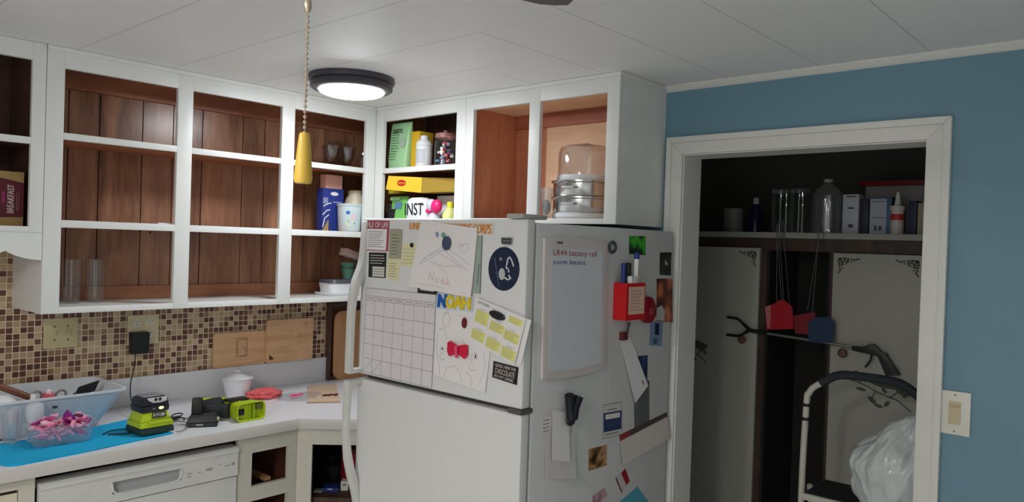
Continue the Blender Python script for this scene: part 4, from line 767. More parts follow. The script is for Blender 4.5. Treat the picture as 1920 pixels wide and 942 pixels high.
# --- front of the freezer door
o, S = fsheet('magnet_card', [(687.8, 413.8), (730.8, 414.4), (727.5, 472), (685.3, 469.5)], mat('plum_red_vinyl', (164, 58, 84), .45), 'plum red sleeve headed FILE OF LIFE at the top left of the freezer door', 'magnet')
txt('heading', S, [('FILE OF LIFE', .04, .05, .96, .22)], PAPER, o, .0003, .006); rects('paper_insert', S, [(.02, .27, .92, .97)], PAPER, o); lines('small_print', S, scribble(8, .12, .85, .33, .9, 5), .0018, INK, o)
o, S = fsheet('magnet_card', [(692.3, 473.5), (725.2, 474.5), (723, 522), (691, 519.8)], INKB, 'small black magnet with pale calendar grid under the plum red sleeve', 'magnet'); rects('calendar_grid', S, [(.24, .56, .93, .96)], PAPER2, o); lines('grid_line', S, [[(.24+.14*i, .56), (.24+.14*i, .96)] for i in range(1, 5)]+[[(.24, .56+.1*i), (.93, .56+.1*i)] for i in range(1, 4)], .0015, INK, o, .0004); lines('white_print', S, scribble(4, .1, .95, .06, .48, 8), .0022, PAPER2, o)
o, S = fsheet('note_slip', [(727.5, 484), (752.5, 484), (746.5, 527), (725.5, 523)], CREAM, 'pale yellow note slip hanging below the tan rounded magnet', 'note'); lines('small_print', S, scribble(6, .15, .8, .2, .9, 2), .0014, INK, o)
o, S = fsheet('note_slip', [(756.4, 456), (785, 457.5), (779, 501), (752.3, 499.5)], CREAM, 'square pale yellow note under a tiny black magnet', 'note'); lines('ruled_line', S, [[(.03, v), (.97, v)] for v in (.25, .4, .55, .7, .85)], .0008, INK, o)
o, S = fsheet('magnet_card', [(731.5, 429), (755.5, 430), (752.3, 486), (728.8, 485)], mat('taupe_magnet', (172, 168, 146), .5), 'tan rounded oblong magnet with small dark print near the top left', 'magnet', off=.0015, rnd=.006); lines('small_print', S, scribble(7, .2, .8, .15, .9, 4), .0022, INK, o)
def button(px, py, plane, rx, rz, th, m, name, label, off=.0012, tilt=0):
    f_ = atx(px, py, FX) if plane == 'F' else aty(px, py, SY); n = Vector((-1, 0, 0)) if plane == 'F' else Vector((0, -1, 0)); rt = Vector((0, -1, 0)) if plane == 'F' else Vector((1, 0, 0)); up = Vector((0, 0, 1)); a0 = rt*math.cos(tilt)+up*math.sin(tilt); b0 = -rt*math.sin(tilt)+up*math.cos(tilt); mb = MB(); secs = []
    for k, h in ((1, 0), (1, .6), (.85, 1), (.4, 1.1)): secs.append([f_+n*(off+th*h)+a0*rx*k*math.cos(2*PI*j/24)+b0*rz*k*math.sin(2*PI*j/24) for j in range(24)])
    return tag(ob(name, loft(secs), m), label, 'magnet')
button(773, 460, 'F', .008, .0085, .004, BLACK, 'round_magnet', 'tiny round black magnet holding the square yellow note')
o, S = fsheet('bumper_sticker', [(767.5, 416.5), (928, 419), (926, 441), (766.5, 431)], mat('clear_white_strip', (214, 208, 198), .4), 'long strip with orange block lettering along the top of the freezer door', 'sticker', off=.0002)
txt('orange_lettering', S, [('UNITED STATES', .012, .1, .50, .92), ('MARINE CORPS', .53, .1, .965, .92)], mat('orange_print', (240, 146, 34), .5), o, .0002, .006)
o, S = fsheet('green_card', [(896, 441), (905.5, 442), (901.5, 551.5), (888, 550)], mat('sage_card', (160, 176, 164), .6), 'narrow sage green card showing behind the big drawing', 'card', off=.0006); lines('dark_edge', S, [[(.93, .01), (.93, .99)], [(.6, .5), (.5, .85)]], .003, INK, o)
o, S = fsheet('photo_card', [(784, 536), (822, 541), (820.5, 558), (783, 552)], INKB, 'black card edge peeking out below the big drawing', 'card', off=.0006, group=None); rects('pale_patch', S, [(.12, .2, .8, .45)], PAPER2, o)
# month calendar
o, S = fsheet('calendar', [(688, 539.8), (818.8, 552.7), (810.6, 727.8), (680.5, 697.2)], mat('calendar_white', (226, 220, 222), .35), 'blank white month calendar sheet with a seven column grid', 'calendar', off=.0016)
cols = [i/7 for i in range(8)]; rws = [.09, .142, .313, .485, .657, .828, .998]
lines('grid_line', S, [[(.002, v), (.998, v)] for v in rws+[.002]]+[[(min(max(u, .002), .998), .09), (min(max(u, .002), .998), .998)] for u in cols]+[[(.998, 0), (.998, 1)], [(.002, 0), (.002, 1)], [(.005, .995), (1/7, .835)], [(1/7, .995), (2/7, .835)]], .0012, mat('grid_grey', (110, 104, 108), .7), o)
txt('weekday_lettering', S, [(d, (i+.15)/7, .103, (i+.85)/7, .130) for i, d in enumerate(('Sunday', 'Monday', 'Tuesday', 'Wednesday', 'Thursday', 'Friday', 'Saturday'))], INK, o, .0003)
# big child drawing
o, S = fsheet('drawing', [(791.5, 413.4), (896.7, 428.7), (887, 558.7), (768.6, 536.7)], mat('drawing_paper', (238, 232, 232), .8, var=.01), "large white child's drawing signed Noah hanging at the top centre", 'drawing', off=.003, lift=lambda u, v: .010*(v**2)*abs(u-.35)+.003*math.sin(u*3)*v+.0005)
PBL = mat('pale_blue_pencil', (176, 184, 206), .8); lines('blue_scribble', S, [[(.12, .62), (.3, .45), (.52, .3)], [(.1, .66), (.3, .52), (.48, .38)], [(.16, .56), (.42, .4), (.6, .36)], [(.45, .36), (.7, .5), (.9, .62)], [(.5, .34), (.8, .46), (.93, .54)], [(.42, .44), (.6, .5), (.82, .6)], [(.3, .58), (.5, .62), (.78, .58)]], .0016, PBL, o)
PLK = mat('pale_pink_pencil', (222, 186, 190), .8); lines('pink_scribble', S, [[(.28, .68), (.36, .62), (.5, .66), (.6, .72)], [(.1, .94), (.5, .93), (.94, .95)], [(.72, .24), (.78, .3)]], .0014, PLK, o)
lines("heart_outline", S, [[(.78, .30), (.82, .24), (.88, .25), (.87, .33), (.82, .39), (.75, .33), (.74, .26), (.78, .26), (.80, .30)]], .0012, mat('violet_pencil', (176, 168, 196), .8), o); lines('name_lettering', S, [[(.31, .86), (.32, .74), (.38, .85), (.39, .73)], [(.46, .80), (.42, .83), (.45, .87), (.48, .83), (.46, .80)], [(.56, .81), (.52, .83), (.54, .88), (.57, .84), (.56, .80), (.58, .88)], [(.62, .75), (.61, .89), (.64, .82), (.67, .90)]], .0018, mat('faded_red_pencil', (214, 150, 152), .8), o)
button(841, 456.5, 'F', .0205, .023, .005, mat('slate_blue_magnet', (66, 78, 104), .45), 'round_magnet', 'round slate blue magnet holding the big drawing', .0075)
button(822.5, 440, 'F', .006, .0095, .003, mat('pale_blue_gem', (140, 160, 196), .3), 'gem_sticker', 'small pale blue oval gem above the slate magnet', .0070, .3); button(834, 441, 'F', .0085, .0085, .003, mat('pale_green_gem', (120, 164, 140), .3), 'gem_sticker', 'small pale green diamond gem above the slate magnet', .0070)
# name letters
o, S = fsheet('letter_backing', [(820.5, 550), (888, 555), (886, 586), (818, 579)], mat('ice_blue_paper', (210, 220, 236), .6), 'pale blue paper strip behind the foam name letters', 'paper', off=.002)
for ch, u0, u1, m, lb in (('N', .06, .30, mat('foam_blue', (26, 90, 168), .6), 'blue foam letter N on the freezer door'), ('O', .29, .52, mat('foam_yellow', (232, 204, 50), .6), 'yellow foam letter O on the freezer door'), ('A', .50, .76, MATS.get('foam_yellow') or mat('foam_yellow', (232, 204, 50)), 'yellow foam letter A on the freezer door'), ('H', .73, .97, mat('foam_yellow', (232, 204, 50)), 'yellow foam letter H on the freezer door')):
    V, Fc = textdata(ch, .045); mb = MB(); vs = [mb.bm.verts.new(S.pt(u0+(u1-u0)*a+(.0), .04+.84*b, .0006)) for a, b in V]
    for f in Fc:
        try: mb.bm.faces.new([vs[i] for i in f])
        except ValueError: pass
    r_ = bmesh.ops.extrude_face_region(mb.bm, geom=mb.bm.faces[:]); bmesh.ops.translate(mb.bm, verts=[g for g in r_['geom'] if isinstance(g, bmesh.types.BMVert)], vec=(-.004, 0, 0))
    tag(ob('foam_letter', mb, m, smooth=False), lb, 'letter')
# face drawing
o, S = fsheet('drawing', [(818.5, 572), (927, 592), (911.5, 737), (815.6, 702.7)], PAPER, 'child\'s pencil drawing of smiling faces hanging under the foam letters', 'drawing', off=.0008, lift=lambda u, v: .004*v*v)
PE = mat('pencil_grey', (150, 144, 148), .8)
def el(cx, cy, rx, ry, a0=0, a1=2*PI, n=14): return [(cx+rx*math.cos(a0+(a1-a0)*k/n), cy+ry*math.sin(a0+(a1-a0)*k/n)) for k in range(n+1)]
lines('pencil_faces', S, [el(.2, .18, .07, .1), [(.17, .12), (.2, .04), (.24, .08)], el(.14, .62, .035, .05), [(.1, .7), (.14, .76), (.2, .73)], el(.66, .60, .03, .035), el(.76, .57, .035, .045), [(.71, .62), (.70, .68), (.73, .69)], [(.64, .72), (.70, .78), (.8, .74)], [(.05, .4), (.03, .6), (.1, .85), (.12, .98)], [(.2, .98), (.26, .84), (.4, .78), (.5, .84), (.56, .98)], [(.06, .35), (.16, .3), (.22, .45)], [(.62, .8), (.72, .86), (.74, .97)], [(.9, .5), (.95, .7), (.88, .9)], [(.5, .4), (.6, .5), (.58, .62)]], .0011, PE, o); lines('dark_eye', S, [el(.765, .575, .008, .02), el(.145, .6, .006, .012)], .003, INKB, o); lines('pink_note', S, scribble(1, .35, .85, .06, .12, 9), .0015, PLK, o)
button(872.4, 606, 'F', .0105, .017, .006, mat('dark_cherry', (112, 34, 44), .3), 'round_magnet', 'dark cherry oval magnet on the pencil drawing', .0022)
c = atx(862, 655.5, FX)+Vector((-.006, 0, 0)); t = thing('bow_clip', 'crimson bow shaped clip pinned on the pencil drawing', 'clip', c); CRI = mat('crimson_plastic', (214, 22, 66), .35)
for s, lb in ((1, 'left wing'), (-1, 'right wing')):
    ob('wing', loft([[c+Vector((-.004*q, s*y, z)) for y, z in ((.006, -.014), (.006, .014), (.034, .024-.004*(s < 0)), (.044, .018), (.045, -.012), (.034, -.026))] for q in (0, 1, 2)]), CRI, t, bev=.002)
ob('hinge_bar', MB().tube([c+Vector((-.008, 0, -.024)), c+Vector((-.011, 0, .012))], .008, 10, flat=.7), mat('rose_hinge', (238, 84, 120), .35), t)
# highlighted schedule
o2, S = fsheet('schedule_sheet', [(935, 576), (997.3, 601), (978, 686), (925, 664)], PAPER, 'plain white sheet tucked behind the highlighted schedule', 'paper', off=.0030)
o, S = fsheet('schedule_sheet', [(895.9, 557.8), (989.5, 596.8), (969.4, 682.7), (879, 635.9)], PAPER, 'tilted schedule sheet with yellow highlighted blocks under a black oval magnet', 'paper', off=.0062, lift=lambda u, v: .004*u*v)
HL = mat('highlighter_yellow', (228, 226, 140), .8); txt('heading', S, [('SEPTEMBER', .05, .05, .30, .11)], INK, o); bl = [(.06, .17, .33, .53), (.38, .28, .66, .55), (.70, .08, .96, .22), (.68, .33, .97, .60), (.06, .62, .34, .92), (.38, .65, .66, .95), (.70, .68, .98, .97)]
rects('highlight', S, [(u0, v0+.07, u1, v1) if v1-v0 > .2 else (u0, v0, u1, v1) for u0, v0, u1, v1 in bl], HL, o, .0003); pl = []
for i, (u0, v0, u1, v1) in enumerate(bl): pl += scribble(7 if v1-v0 > .2 else 3, u0+.01, u1-.02, v0+.06 if v1-v0 > .2 else v0, v1, i+3)
lines('small_print', S, pl, .0011, mat('olive_ink', (150, 146, 110), .8), o, .0006); lines('block_title', S, [[((u0+u1)/2-.06, v0+.03), ((u0+u1)/2+.06, v0+.03)] for u0, v0, u1, v1 in bl if v1-v0 > .2]+[[(.36, .1), (.62, .12)]], .0014, mat('violet_ink', (130, 124, 156), .8), o, .0006)
button(936.5, 591.5, 'F', .033, .0125, .006, mat('black_magnet', (30, 28, 30), .35), 'oval_magnet', 'glossy black oval magnet on the highlighted schedule', .0088, -.20)
o, S = fsheet('magnet_card', [(926, 677.3), (972.8, 689.5), (969.4, 722.6), (923.6, 707.6)], mat('black_brown_magnet', (34, 24, 22), .45), 'black magnet lettered CHOCOLATE in white at the lower right of the freezer door', 'magnet', th=.0015)
txt('white_lettering', S, [('QUICK, HIDE THE', .08, .10, .90, .30), ('CHOCOLATE', .08, .36, .88, .68), ('IN MY DESK', .08, .75, .86, .92)], mat('warm_white_print', (206, 196, 192), .5), o, .0003, .007)
o, S = fsheet('magnet_card', [(941, 445.5), (962, 446), (960.5, 459), (941.5, 457.5)], mat('charcoal_magnet', (74, 76, 80), .4), 'small charcoal shield magnet above the navy round magnet', 'magnet', th=.003, off=.0003); lines('pale_rim', S, [[(0, 0), (1, 0), (1, 1)], [(.1, 1), (.5, 1.3), (1, 1)]], .002, LGREY, o, .0005); lines('grey_print', S, [[(.2, .5), (.8, .5)]], .003, GREY, o)
t = button(944.8, 504.5, 'F', .0635, .0665, .002, mat('navy_magnet', (24, 38, 66), .35), 'round_magnet', 'large round navy magnet with white curved emblem on the freezer door', .0003)
cc_ = atx(944.8, 504.5, FX); S = Sur([cc_+Vector((0, .0635, .0665)), cc_+Vector((0, -.0635, .0665)), cc_+Vector((0, -.0635, -.0665)), cc_+Vector((0, .0635, -.0665))], (-1, 0, 0), .0026)
WP = mat('white_emblem', (214, 216, 222), .5); lines('white_emblem', S, [[(.60, .42), (.64, .26), (.70, .23), (.76, .30), (.82, .42)], [(.58, .46), (.66, .50), (.68, .56)], [(.56, .70), (.66, .74), (.74, .70), (.68, .64)]], .005, WP, t); lines('thin_emblem', S, [[(.2, .25), (.3, .6), (.38, .9)], [(.24, .6), (.32, .62)], [(.42, .5), (.36, .62), (.44, .72)]], .0018, mat('blue_grey_emblem', (120, 132, 156), .5), t); disc('emblem_face', S, .46, .62, .013, LGREY, t, .0004, ry=.018); disc('emblem_dot', S, .41, .28, .006, GREY, t, .0004)
# --- side of the fridge
t = thing('whiteboard', 'tall white framed message board with handwriting on the fridge side', 'whiteboard', aty(1072, 580, SY))
c4, nrm = side([(1016.8, 444), (1135, 452), (1131, 691), (1012, 711)]); S = Sur(c4, nrm, .0008)
arc = [(k/12, .035-.012-.015*math.sin(PI*k/12)) for k in range(13)]; out = [(u, .012-.022*math.sin(PI*u)) for u, _ in arc]+[(u, 1.0+.022*math.sin(PI*u)) for u, _ in arc[::-1]]
ob('frame', MB().prism([S.pt(u, v) for u, v in out], nrm and Vector(nrm)*.010), mat('frame_white', (216, 206, 204), .35), t, bev=.003)
S.off = .0112; inn = [(.09+.82*k/12, .075-.0*math.sin(PI*k/12)) for k in range(13)]+[(.91-.82*k/12, .945+.022*math.sin(PI*k/12)) for k in range(13)]; ob('board_surface', MB().prism([S.pt(u, v) for u, v in inn], Vector(nrm)*.0006), mat('board_grey_white', (218, 220, 226), .22), t)
S.off = .0122; txt('red_handwriting', S, [('LR44 battery cell', .12, .085, .80, .14)], mat('red_marker', (176, 60, 66), .6), t); txt('blue_handwriting', S, [('corn beans', .12, .155, .62, .19)], mat('blue_marker', (60, 84, 150), .6), t); rects('corner_print', S, [(.17, .03, .26, .042)], INK, t)
c = aty(1146, 463.8, SY); t = thing('ring_magnet', 'small round metal ring magnet beside the message board', 'magnet', c); ob('ring', MB().ring(c+Vector((0, -.006, 0)), (0, 1, 0), .018, .0045, 24), mat('gunmetal', (84, 88, 92), .35, .5), t); ob('centre', MB().lathe([(0, .001), (.013, .001), (.010, .006), (0, .007)], c, 18, Matrix.Rotation(PI/2, 3, 'X')), LGREY, t)
o, S = ssheet('photo', [(1179, 442.5), (1210.5, 443.5), (1210, 479), (1179.5, 476)], patches('green_photo', [(20, 40, 24), (24, 60, 30), (60, 170, 50), (90, 190, 70)], 22, seed=1), 'dark photo with bright green patch near the top of the fridge side', 'photo')
o, S = ssheet('photo', [(1237, 473.5), (1258.8, 473.5), (1257.5, 517), (1236.5, 515.5)], patches('dark_green_photo', [(24, 28, 26), (36, 44, 40), (64, 70, 66)], 20, seed=4), 'dark vertical photo with small white figure near the back edge of the fridge', 'photo'); mb = MB(); mb.poly([S.pt(u, v, .0003) for u, v in ((.45, .3), (.55, .4), (.7, .5), (.6, .58), (.45, .5))]); ob('white_figure', mb, LGREY, o)
o, S = ssheet('photo', [(1231, 523), (1259.5, 523), (1260, 604.7), (1230, 602)], patches('tan_photo', [(36, 22, 20), (120, 60, 44), (196, 112, 78), (206, 140, 110)], 16, seed=2), 'tall warm brown family photo at the back edge of the fridge side', 'photo', off=.0012); mb = MB(); mb.poly([S.pt(u, v, .0003) for u, v in ((0, .7), (.3, .62), (.5, .75), (.5, .98), (0, .98))]); ob('pale_patch', mb, LGREY, o)
o, S = ssheet('card', [(1219, 602), (1242.5, 604), (1240.5, 649.5), (1217, 648)], mat('steel_blue_card', (120, 146, 176), .5), 'small steel blue card under the warm brown photo', 'card'); rects('dark_window', S, [(.38, .08, .72, .55)], mat('navy_print', (24, 30, 60), .5), o); rects('dark_figure', S, [(.3, .72, .6, .92)], mat('mid_blue_print', (60, 84, 130), .5), o)
# marker holder
a = aty(1151, 528, SY); b = aty(1184, 593, SY); x0, x1 = a.x, b.x; z1, z0 = a.z-.004, b.z-.006; D = .052
t = thing('marker_holder', 'red open-topped box of markers stuck to the fridge side', 'holder', ((x0+x1)/2, SY-.03, z0)); HR = mat('holder_red', (206, 26, 34), .4); HRD = HR
mb = MB().box((x0, SY-.001-D, z0), (x1, SY-D+.002, z1)).box((x0, SY-.003, z0), (x1, SY-.0005, z1)).box((x0, SY-D+.002, z0), (x0+.003, SY-.003, z1)).box((x1-.003, SY-D+.002, z0), (x1, SY-.003, z1)).box((x0+.003, SY-D+.002, z0), (x1-.003, SY-.003, z0+.003)); ob('box', mb, HR, t, smooth=False)
S = Sur([(x0+.012, SY-D-.001, z1-.012), (x1-.006, SY-D-.001, z1-.012), (x1-.006, SY-D-.001, z0+.02), (x0+.012, SY-D-.001, z0+.02)], (0, -1, 0), .0006); lb_ = mat('peach_label', (226, 190, 168), .7); rects('paper_label', S, [(0, 0, 1, 1)], lb_, t); lines('small_print', S, scribble(7, .12, .9, .1, .9, 6), .0022, mat('faded_red_ink', (170, 110, 100), .8), t, .0005)
def marker(label, fx, dy, h, r, body, cap, caph, lean=0, fat=1):
    p = Vector((x0+(x1-x0)*fx, SY-.004-D*dy, z0+.0035+r*.3)); q = p+Vector((lean, 0, h)); t = thing('marker', label, 'marker', p); d = (q-p).normalized()
    ob('barrel', MB().tube([p, q-d*caph], r, 12), body, t); ob('cap', MB().tube([q-d*caph, q-d*.004, q], [r*1.12, r*1.12, r*.7], 12), cap, t)
NAV = mat('navy_pen', (30, 52, 130), .35)
hb = z1-z0; marker('navy blue marker at the left of the red holder', .10, .5, hb+.062, .0075, NAV, NAV, .02); marker('black thick marker leaning in the red holder', .48, .35, hb+.062, .0105, BLACK, BLACK, .05, -.006); marker('white marker with navy cap, tallest in the red holder', .62, .65, hb+.098, .0085, PLW, NAV, .022, .006)
marker('short white capped marker in front in the red holder', .30, .72, hb+.018, .009, PLW, PLW, .02); marker('white capped marker beside the short one in the red holder', .46, .75, hb+.017, .009, PLW, LGREY, .018); marker('beige thick marker at the right of the red holder', .80, .55, hb+.026, .011, mat('beige_pen', (206, 184, 160), .5), mat('beige_pen', (206, 184, 160)), .02)
c = aty(1211, 583, SY)+Vector((0, -.012, 0)); t = thing('measuring_tape', 'dark red rounded disc magnet right of the marker holder', 'magnet', c); ob('disc', loft([[c+Vector((k*(.046*math.cos(a)), -.011*h, k*.047*math.sin(a)-.004*math.cos(2*a))) for a in [2*PI*j/26 for j in range(26)]] for k, h in ((1, -1), (1.02, .2), (.8, .9), (.3, 1.05))]), mat('dark_red_disc', (148, 18, 34), .35), t); ob('tab', MB().box(c+Vector((-.02, -.013, -.012)), c+Vector((.006, -.0125, .012))), mat('rose_tab', (176, 60, 74), .5), t)
o, S = ssheet('paper_sheet', [(1143, 598), (1184, 600), (1181, 736), (1142, 744)], mat('grey_white_paper', (206, 204, 204), .8), 'plain white sheet hanging flat behind the brown clip', 'paper')
o, S = ssheet('paper_sheet', [(1161, 636), (1181, 633), (1209, 722.6), (1185, 755)], mat('folded_paper', (226, 224, 226), .8), 'folded white leaflet held at a slant by the brown clip', 'paper', off=.0015, lift=lambda u, v: .012*v); lines('red_mark', S, [[(.72, .82), (.82, .86)], [(.72, .86), (.80, .9)]], .004, mat('dull_red_print', (150, 60, 60), .6), o)
c = aty(1167, 629, SY); t = thing('bag_clip', 'small brown clip holding the white leaflet on the fridge side', 'clip', c); ob('jaw', MB().box(c+Vector((-.022, -.016, -.016)), c+Vector((.012, -.001, .012))), mat('maroon_clip', (96, 44, 40), .4), t, bev=.003); ob('lever', MB().tube([c+Vector((.012, -.010, 0)), c+Vector((.020, -.013, .045))], .004, 8), BLACK, t)
o, S = ssheet('photo', [(1190, 669), (1214, 666), (1213, 716), (1192, 721)], patches('navy_photo', [(20, 24, 40), (34, 52, 96), (70, 90, 140)], 20, seed=5), 'dark blue photo tucked behind the slanted leaflet', 'photo', off=.0004); o, S = ssheet('fabric_strip', [(1188, 716), (1216.5, 714), (1216.5, 797), (1189, 805)], mat('grey_felt', (96, 98, 100), .95, bump=.5), 'dark grey strip hanging below the slanted leaflet', 'strip', off=.0014)
o, S = ssheet('magnet_card', [(1130, 760), (1166, 754.5), (1165.5, 815), (1130, 823)], mat('card_white_print', (208, 206, 202), .5), 'white card with navy blue centre on the fridge side', 'card'); rects('navy_block', S, [(.03, .25, .97, .82)], mat('navy_block', (36, 60, 110), .5), o); rects('white_bar', S, [(.12, .3, .88, .45)], PAPER2, o, .0005); lines('small_print', S, [[(.2, .17), (.7, .17)], [(.15, .55), (.85, .55)], [(.15, .65), (.75, .65)], [(.1, .9), (.8, .9)]], .0025, INK, o, .0006); lines('dark_border', S, [[(0, 0), (1, 0), (1, 1), (0, 1), (0, 0)]], .0015, INK, o)
o, S = ssheet('envelope', [(1160, 816.6), (1249, 773), (1254, 821), (1164, 871)], mat('beige_envelope', (212, 202, 196), .75), 'long cream envelope strip fixed at a slant low on the fridge side', 'envelope', off=.0005, lift=lambda u, v: .008*v)
mb = MB(); mb.poly([S.pt(u, v, .001) for u, v in ((0, 0), (1, 0), (1, .17), (0, .2))]); ob('dark_flap', mb, mat('dark_strip', (74, 66, 62), .7), o); mb = MB(); mb.poly([S.pt(u, v, .0014) for u, v in ((0, .02), (.2, .02), (.2, .17), (0, .19))]); ob('red_label', mb, mat('brick_label', (150, 50, 44), .6), o)
o, S = ssheet('photo', [(1103, 843), (1137.5, 834.5), (1137, 873), (1103.5, 884)], patches('face_photo', [(40, 26, 22), (120, 84, 40), (196, 150, 106), (120, 60, 50)], 18, seed=7), 'small brown portrait photo near the bottom of the fridge side', 'photo')
o, S = ssheet('receipt', [(1024, 770), (1079.6, 770), (1074.8, 897), (1018, 897.6)], mat('receipt_paper', (216, 212, 208), .8), 'long white sheet hanging under the black clip', 'paper', off=.0005, lift=lambda u, v: .012*v*v); lines('small_print', S, [[(.85, .1+.03*k), (.85, .12+.03*k)] for k in range(8)], .003, INK, o)
o, S = ssheet('receipt', [(1015, 783), (1034, 779), (1033, 812), (1015, 818)], PAPER2, 'curled printed slip at the left of the black clip', 'paper', off=.0015); lines('small_print', S, scribble(4, .1, .9, .1, .9, 3), .002, INK, o)
o, S = ssheet('receipt', [(1034, 768), (1063.5, 774), (1060, 864), (1027.5, 861)], PAPER, 'short white slip in front under the black clip', 'paper', off=.0035, lift=lambda u, v: .014*v)
c = aty(1060, 762, SY)+Vector((0, -.022, 0)); c = c+Vector((0, -.004, 0)); t = thing('chip_clip', 'black two-winged bag clip holding white slips on the fridge side', 'clip', c); BC = mat('navy_black_clip', (20, 22, 34), .4)
for dx, lb in ((-.022, 0), (.026, 1)): ob('wing', MB().tube([c+Vector((0, -.004*lb, -.035)), c+Vector((dx*.4, -.004*lb, 0)), c+Vector((dx, -.006, .032+.010*(dx < 0)))], [.019, .016, .017], 12, flat=.9), BC, t)
ob('jaw', MB().ball(c+Vector((-.004, 0, -.04)), (.022, .010, .018)), BC, t)
o, S = ssheet('sticker', [(1154, 897), (1172, 879), (1181, 905), (1164.5, 925)], mat('sticker_white', (200, 194, 192), .5), 'small white sticker with dark red bars near the bottom of the fridge side', 'sticker'); mb = MB(); mb.poly([S.pt(u, v, .0003) for u, v in ((.55, 0), (1, 0), (1, .9), (.6, .9))]); ob('red_bar', mb, mat('crimson_bar', (150, 24, 36), .5), o); lines('thin_red_bar', S, [[(.02, .02), (.05, .98)]], .006, mat('dark_crimson', (110, 30, 34), .5), o)
o, S = ssheet('sticker', [(1161, 942), (1195, 913), (1216, 942), (1200, 975)], mat('teal_sticker', (80, 160, 180), .5), 'teal sticker with orange middle cut off by the bottom of the photo', 'sticker'); disc('orange_middle', S, .45, .6, .022, mat('orange_sticker', (232, 120, 60), .5), o)
o, S = ssheet('photo', [(1111, 930), (1133, 915), (1138, 930), (1112, 955)], patches('mauve_photo', [(90, 60, 70), (176, 130, 140), (206, 180, 180)], 24, seed=9), 'mauve tinted photo corner at the bottom of the fridge side', 'photo')
# ================================================================== BLUE WALL SWITCH
t = thing('light_switch', 'large white switch plate with beige rocker on the blue wall', 'light switch', (-.004, -2.733, 1.104)); ob('cover_plate', B(((-.0085, -2.775, 1.104), (-.0003, -2.692, 1.234))), mat('plate_white', (226, 222, 212), .35), t, bev=.003)
ob('rocker', B(((-.0115, -2.750, 1.135), (-.0086, -2.718, 1.203))), mat('rocker_beige', (206, 190, 158), .4), t, bev=.001); ob('indicator', B(((-.0135, -2.748, 1.186), (-.0116, -2.720, 1.196))), mat('indicator_beige', (190, 170, 130), .4), t, bev=.001)
for z in (1.115, 1.223): ob('screw', MB().lathe([(0, 0), (.003, 0), (.0025, .001), (0, .001)], (-.0085, -2.734, z), 10, Matrix.Rotation(-PI/2, 3, 'Y')), GREY, t)
# ================================================================== PANTRY
XC = .85
kb = thing('pantry_cabinet', 'built-in pantry cupboard with stencilled white doors and open dark middle inside the doorway', 'cabinet', (1.0, -1.98, 0))
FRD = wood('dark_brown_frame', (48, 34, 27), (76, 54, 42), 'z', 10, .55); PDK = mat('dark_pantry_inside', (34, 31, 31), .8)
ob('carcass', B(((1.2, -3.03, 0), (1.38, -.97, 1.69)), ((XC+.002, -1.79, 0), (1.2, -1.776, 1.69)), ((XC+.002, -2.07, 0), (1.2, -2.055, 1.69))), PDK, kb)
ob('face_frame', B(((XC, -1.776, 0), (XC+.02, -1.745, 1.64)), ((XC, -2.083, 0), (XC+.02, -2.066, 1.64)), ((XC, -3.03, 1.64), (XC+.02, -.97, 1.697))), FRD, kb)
ob('cupboard_top', B(((XC-.02, -3.03, 1.6975), (1.38, -.97, 1.7235))), mat('shelf_grey_white', (160, 158, 150), .5), kb, bev=.001)
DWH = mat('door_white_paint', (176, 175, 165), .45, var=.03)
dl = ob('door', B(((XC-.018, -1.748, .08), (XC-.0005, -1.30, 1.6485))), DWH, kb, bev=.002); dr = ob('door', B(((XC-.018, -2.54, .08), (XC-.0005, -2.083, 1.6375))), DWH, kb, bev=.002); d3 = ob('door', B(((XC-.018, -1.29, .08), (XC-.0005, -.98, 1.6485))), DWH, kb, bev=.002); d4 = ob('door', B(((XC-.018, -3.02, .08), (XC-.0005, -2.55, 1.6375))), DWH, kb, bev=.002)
KN = mat('brown_knob_wood', (112, 84, 66), .35)
for d, y, z in ((dl, -1.685, 1.214), (dr, -2.143, 1.206)): ob('knob', MB().lathe([(0, 0), (.008, 0), (.007, .012), (.018, .018), (.02, .026), (.014, .033), (0, .035)], (XC-.0181, y, z), 20, Matrix.Rotation(-PI/2, 3, 'Y')), KN, d)
STN = mat('sage_stencil', (84, 92, 74), .7); DX = XC-.018
def scroll(S, u0, v0, sx, sv):
    f = lambda u, v: (u0+sx*u, v0+sv*v); out = [[f(.0, .1), f(.25, .0), f(.5, .06), f(.45, .2), f(.28, .18), f(.3, .08)], [f(.1, .0), f(.0, .25), f(.06, .5), f(.2, .45), f(.18, .28), f(.08, .3)], [f(.6, .05), f(.8, .12), f(1, .0)], [f(.05, .6), f(.12, .8), f(.0, 1)], [f(.02, .02), f(.14, .14), f(.24, .3)]]
    return out+[[f(u, v), f(u+.05, v+.03)] for u, v in ((.34, .34), (.2, .4), (.42, .26), (.6, .2), (.18, .62))]
def dsur(y0, y1, z1, z0): return Sur([(DX, y0, z1), (DX, y1, z1), (DX, y1, z0), (DX, y0, z0)], (-1, 0, 0), .0004)
S = dsur(-1.30, -1.748, 1.6485, 1.2); lines('stencil', S, scroll(S, .96, .04, -.19, .15)+scroll(S, .04, .04, .19, .15), .0062, STN, dl)
S = dsur(-2.083, -2.445, 1.6375, 1.2); lines('stencil', S, scroll(S, .06, .05, .24, .15)+scroll(S, .94, .05, -.24, .15), .0062, STN, dr)
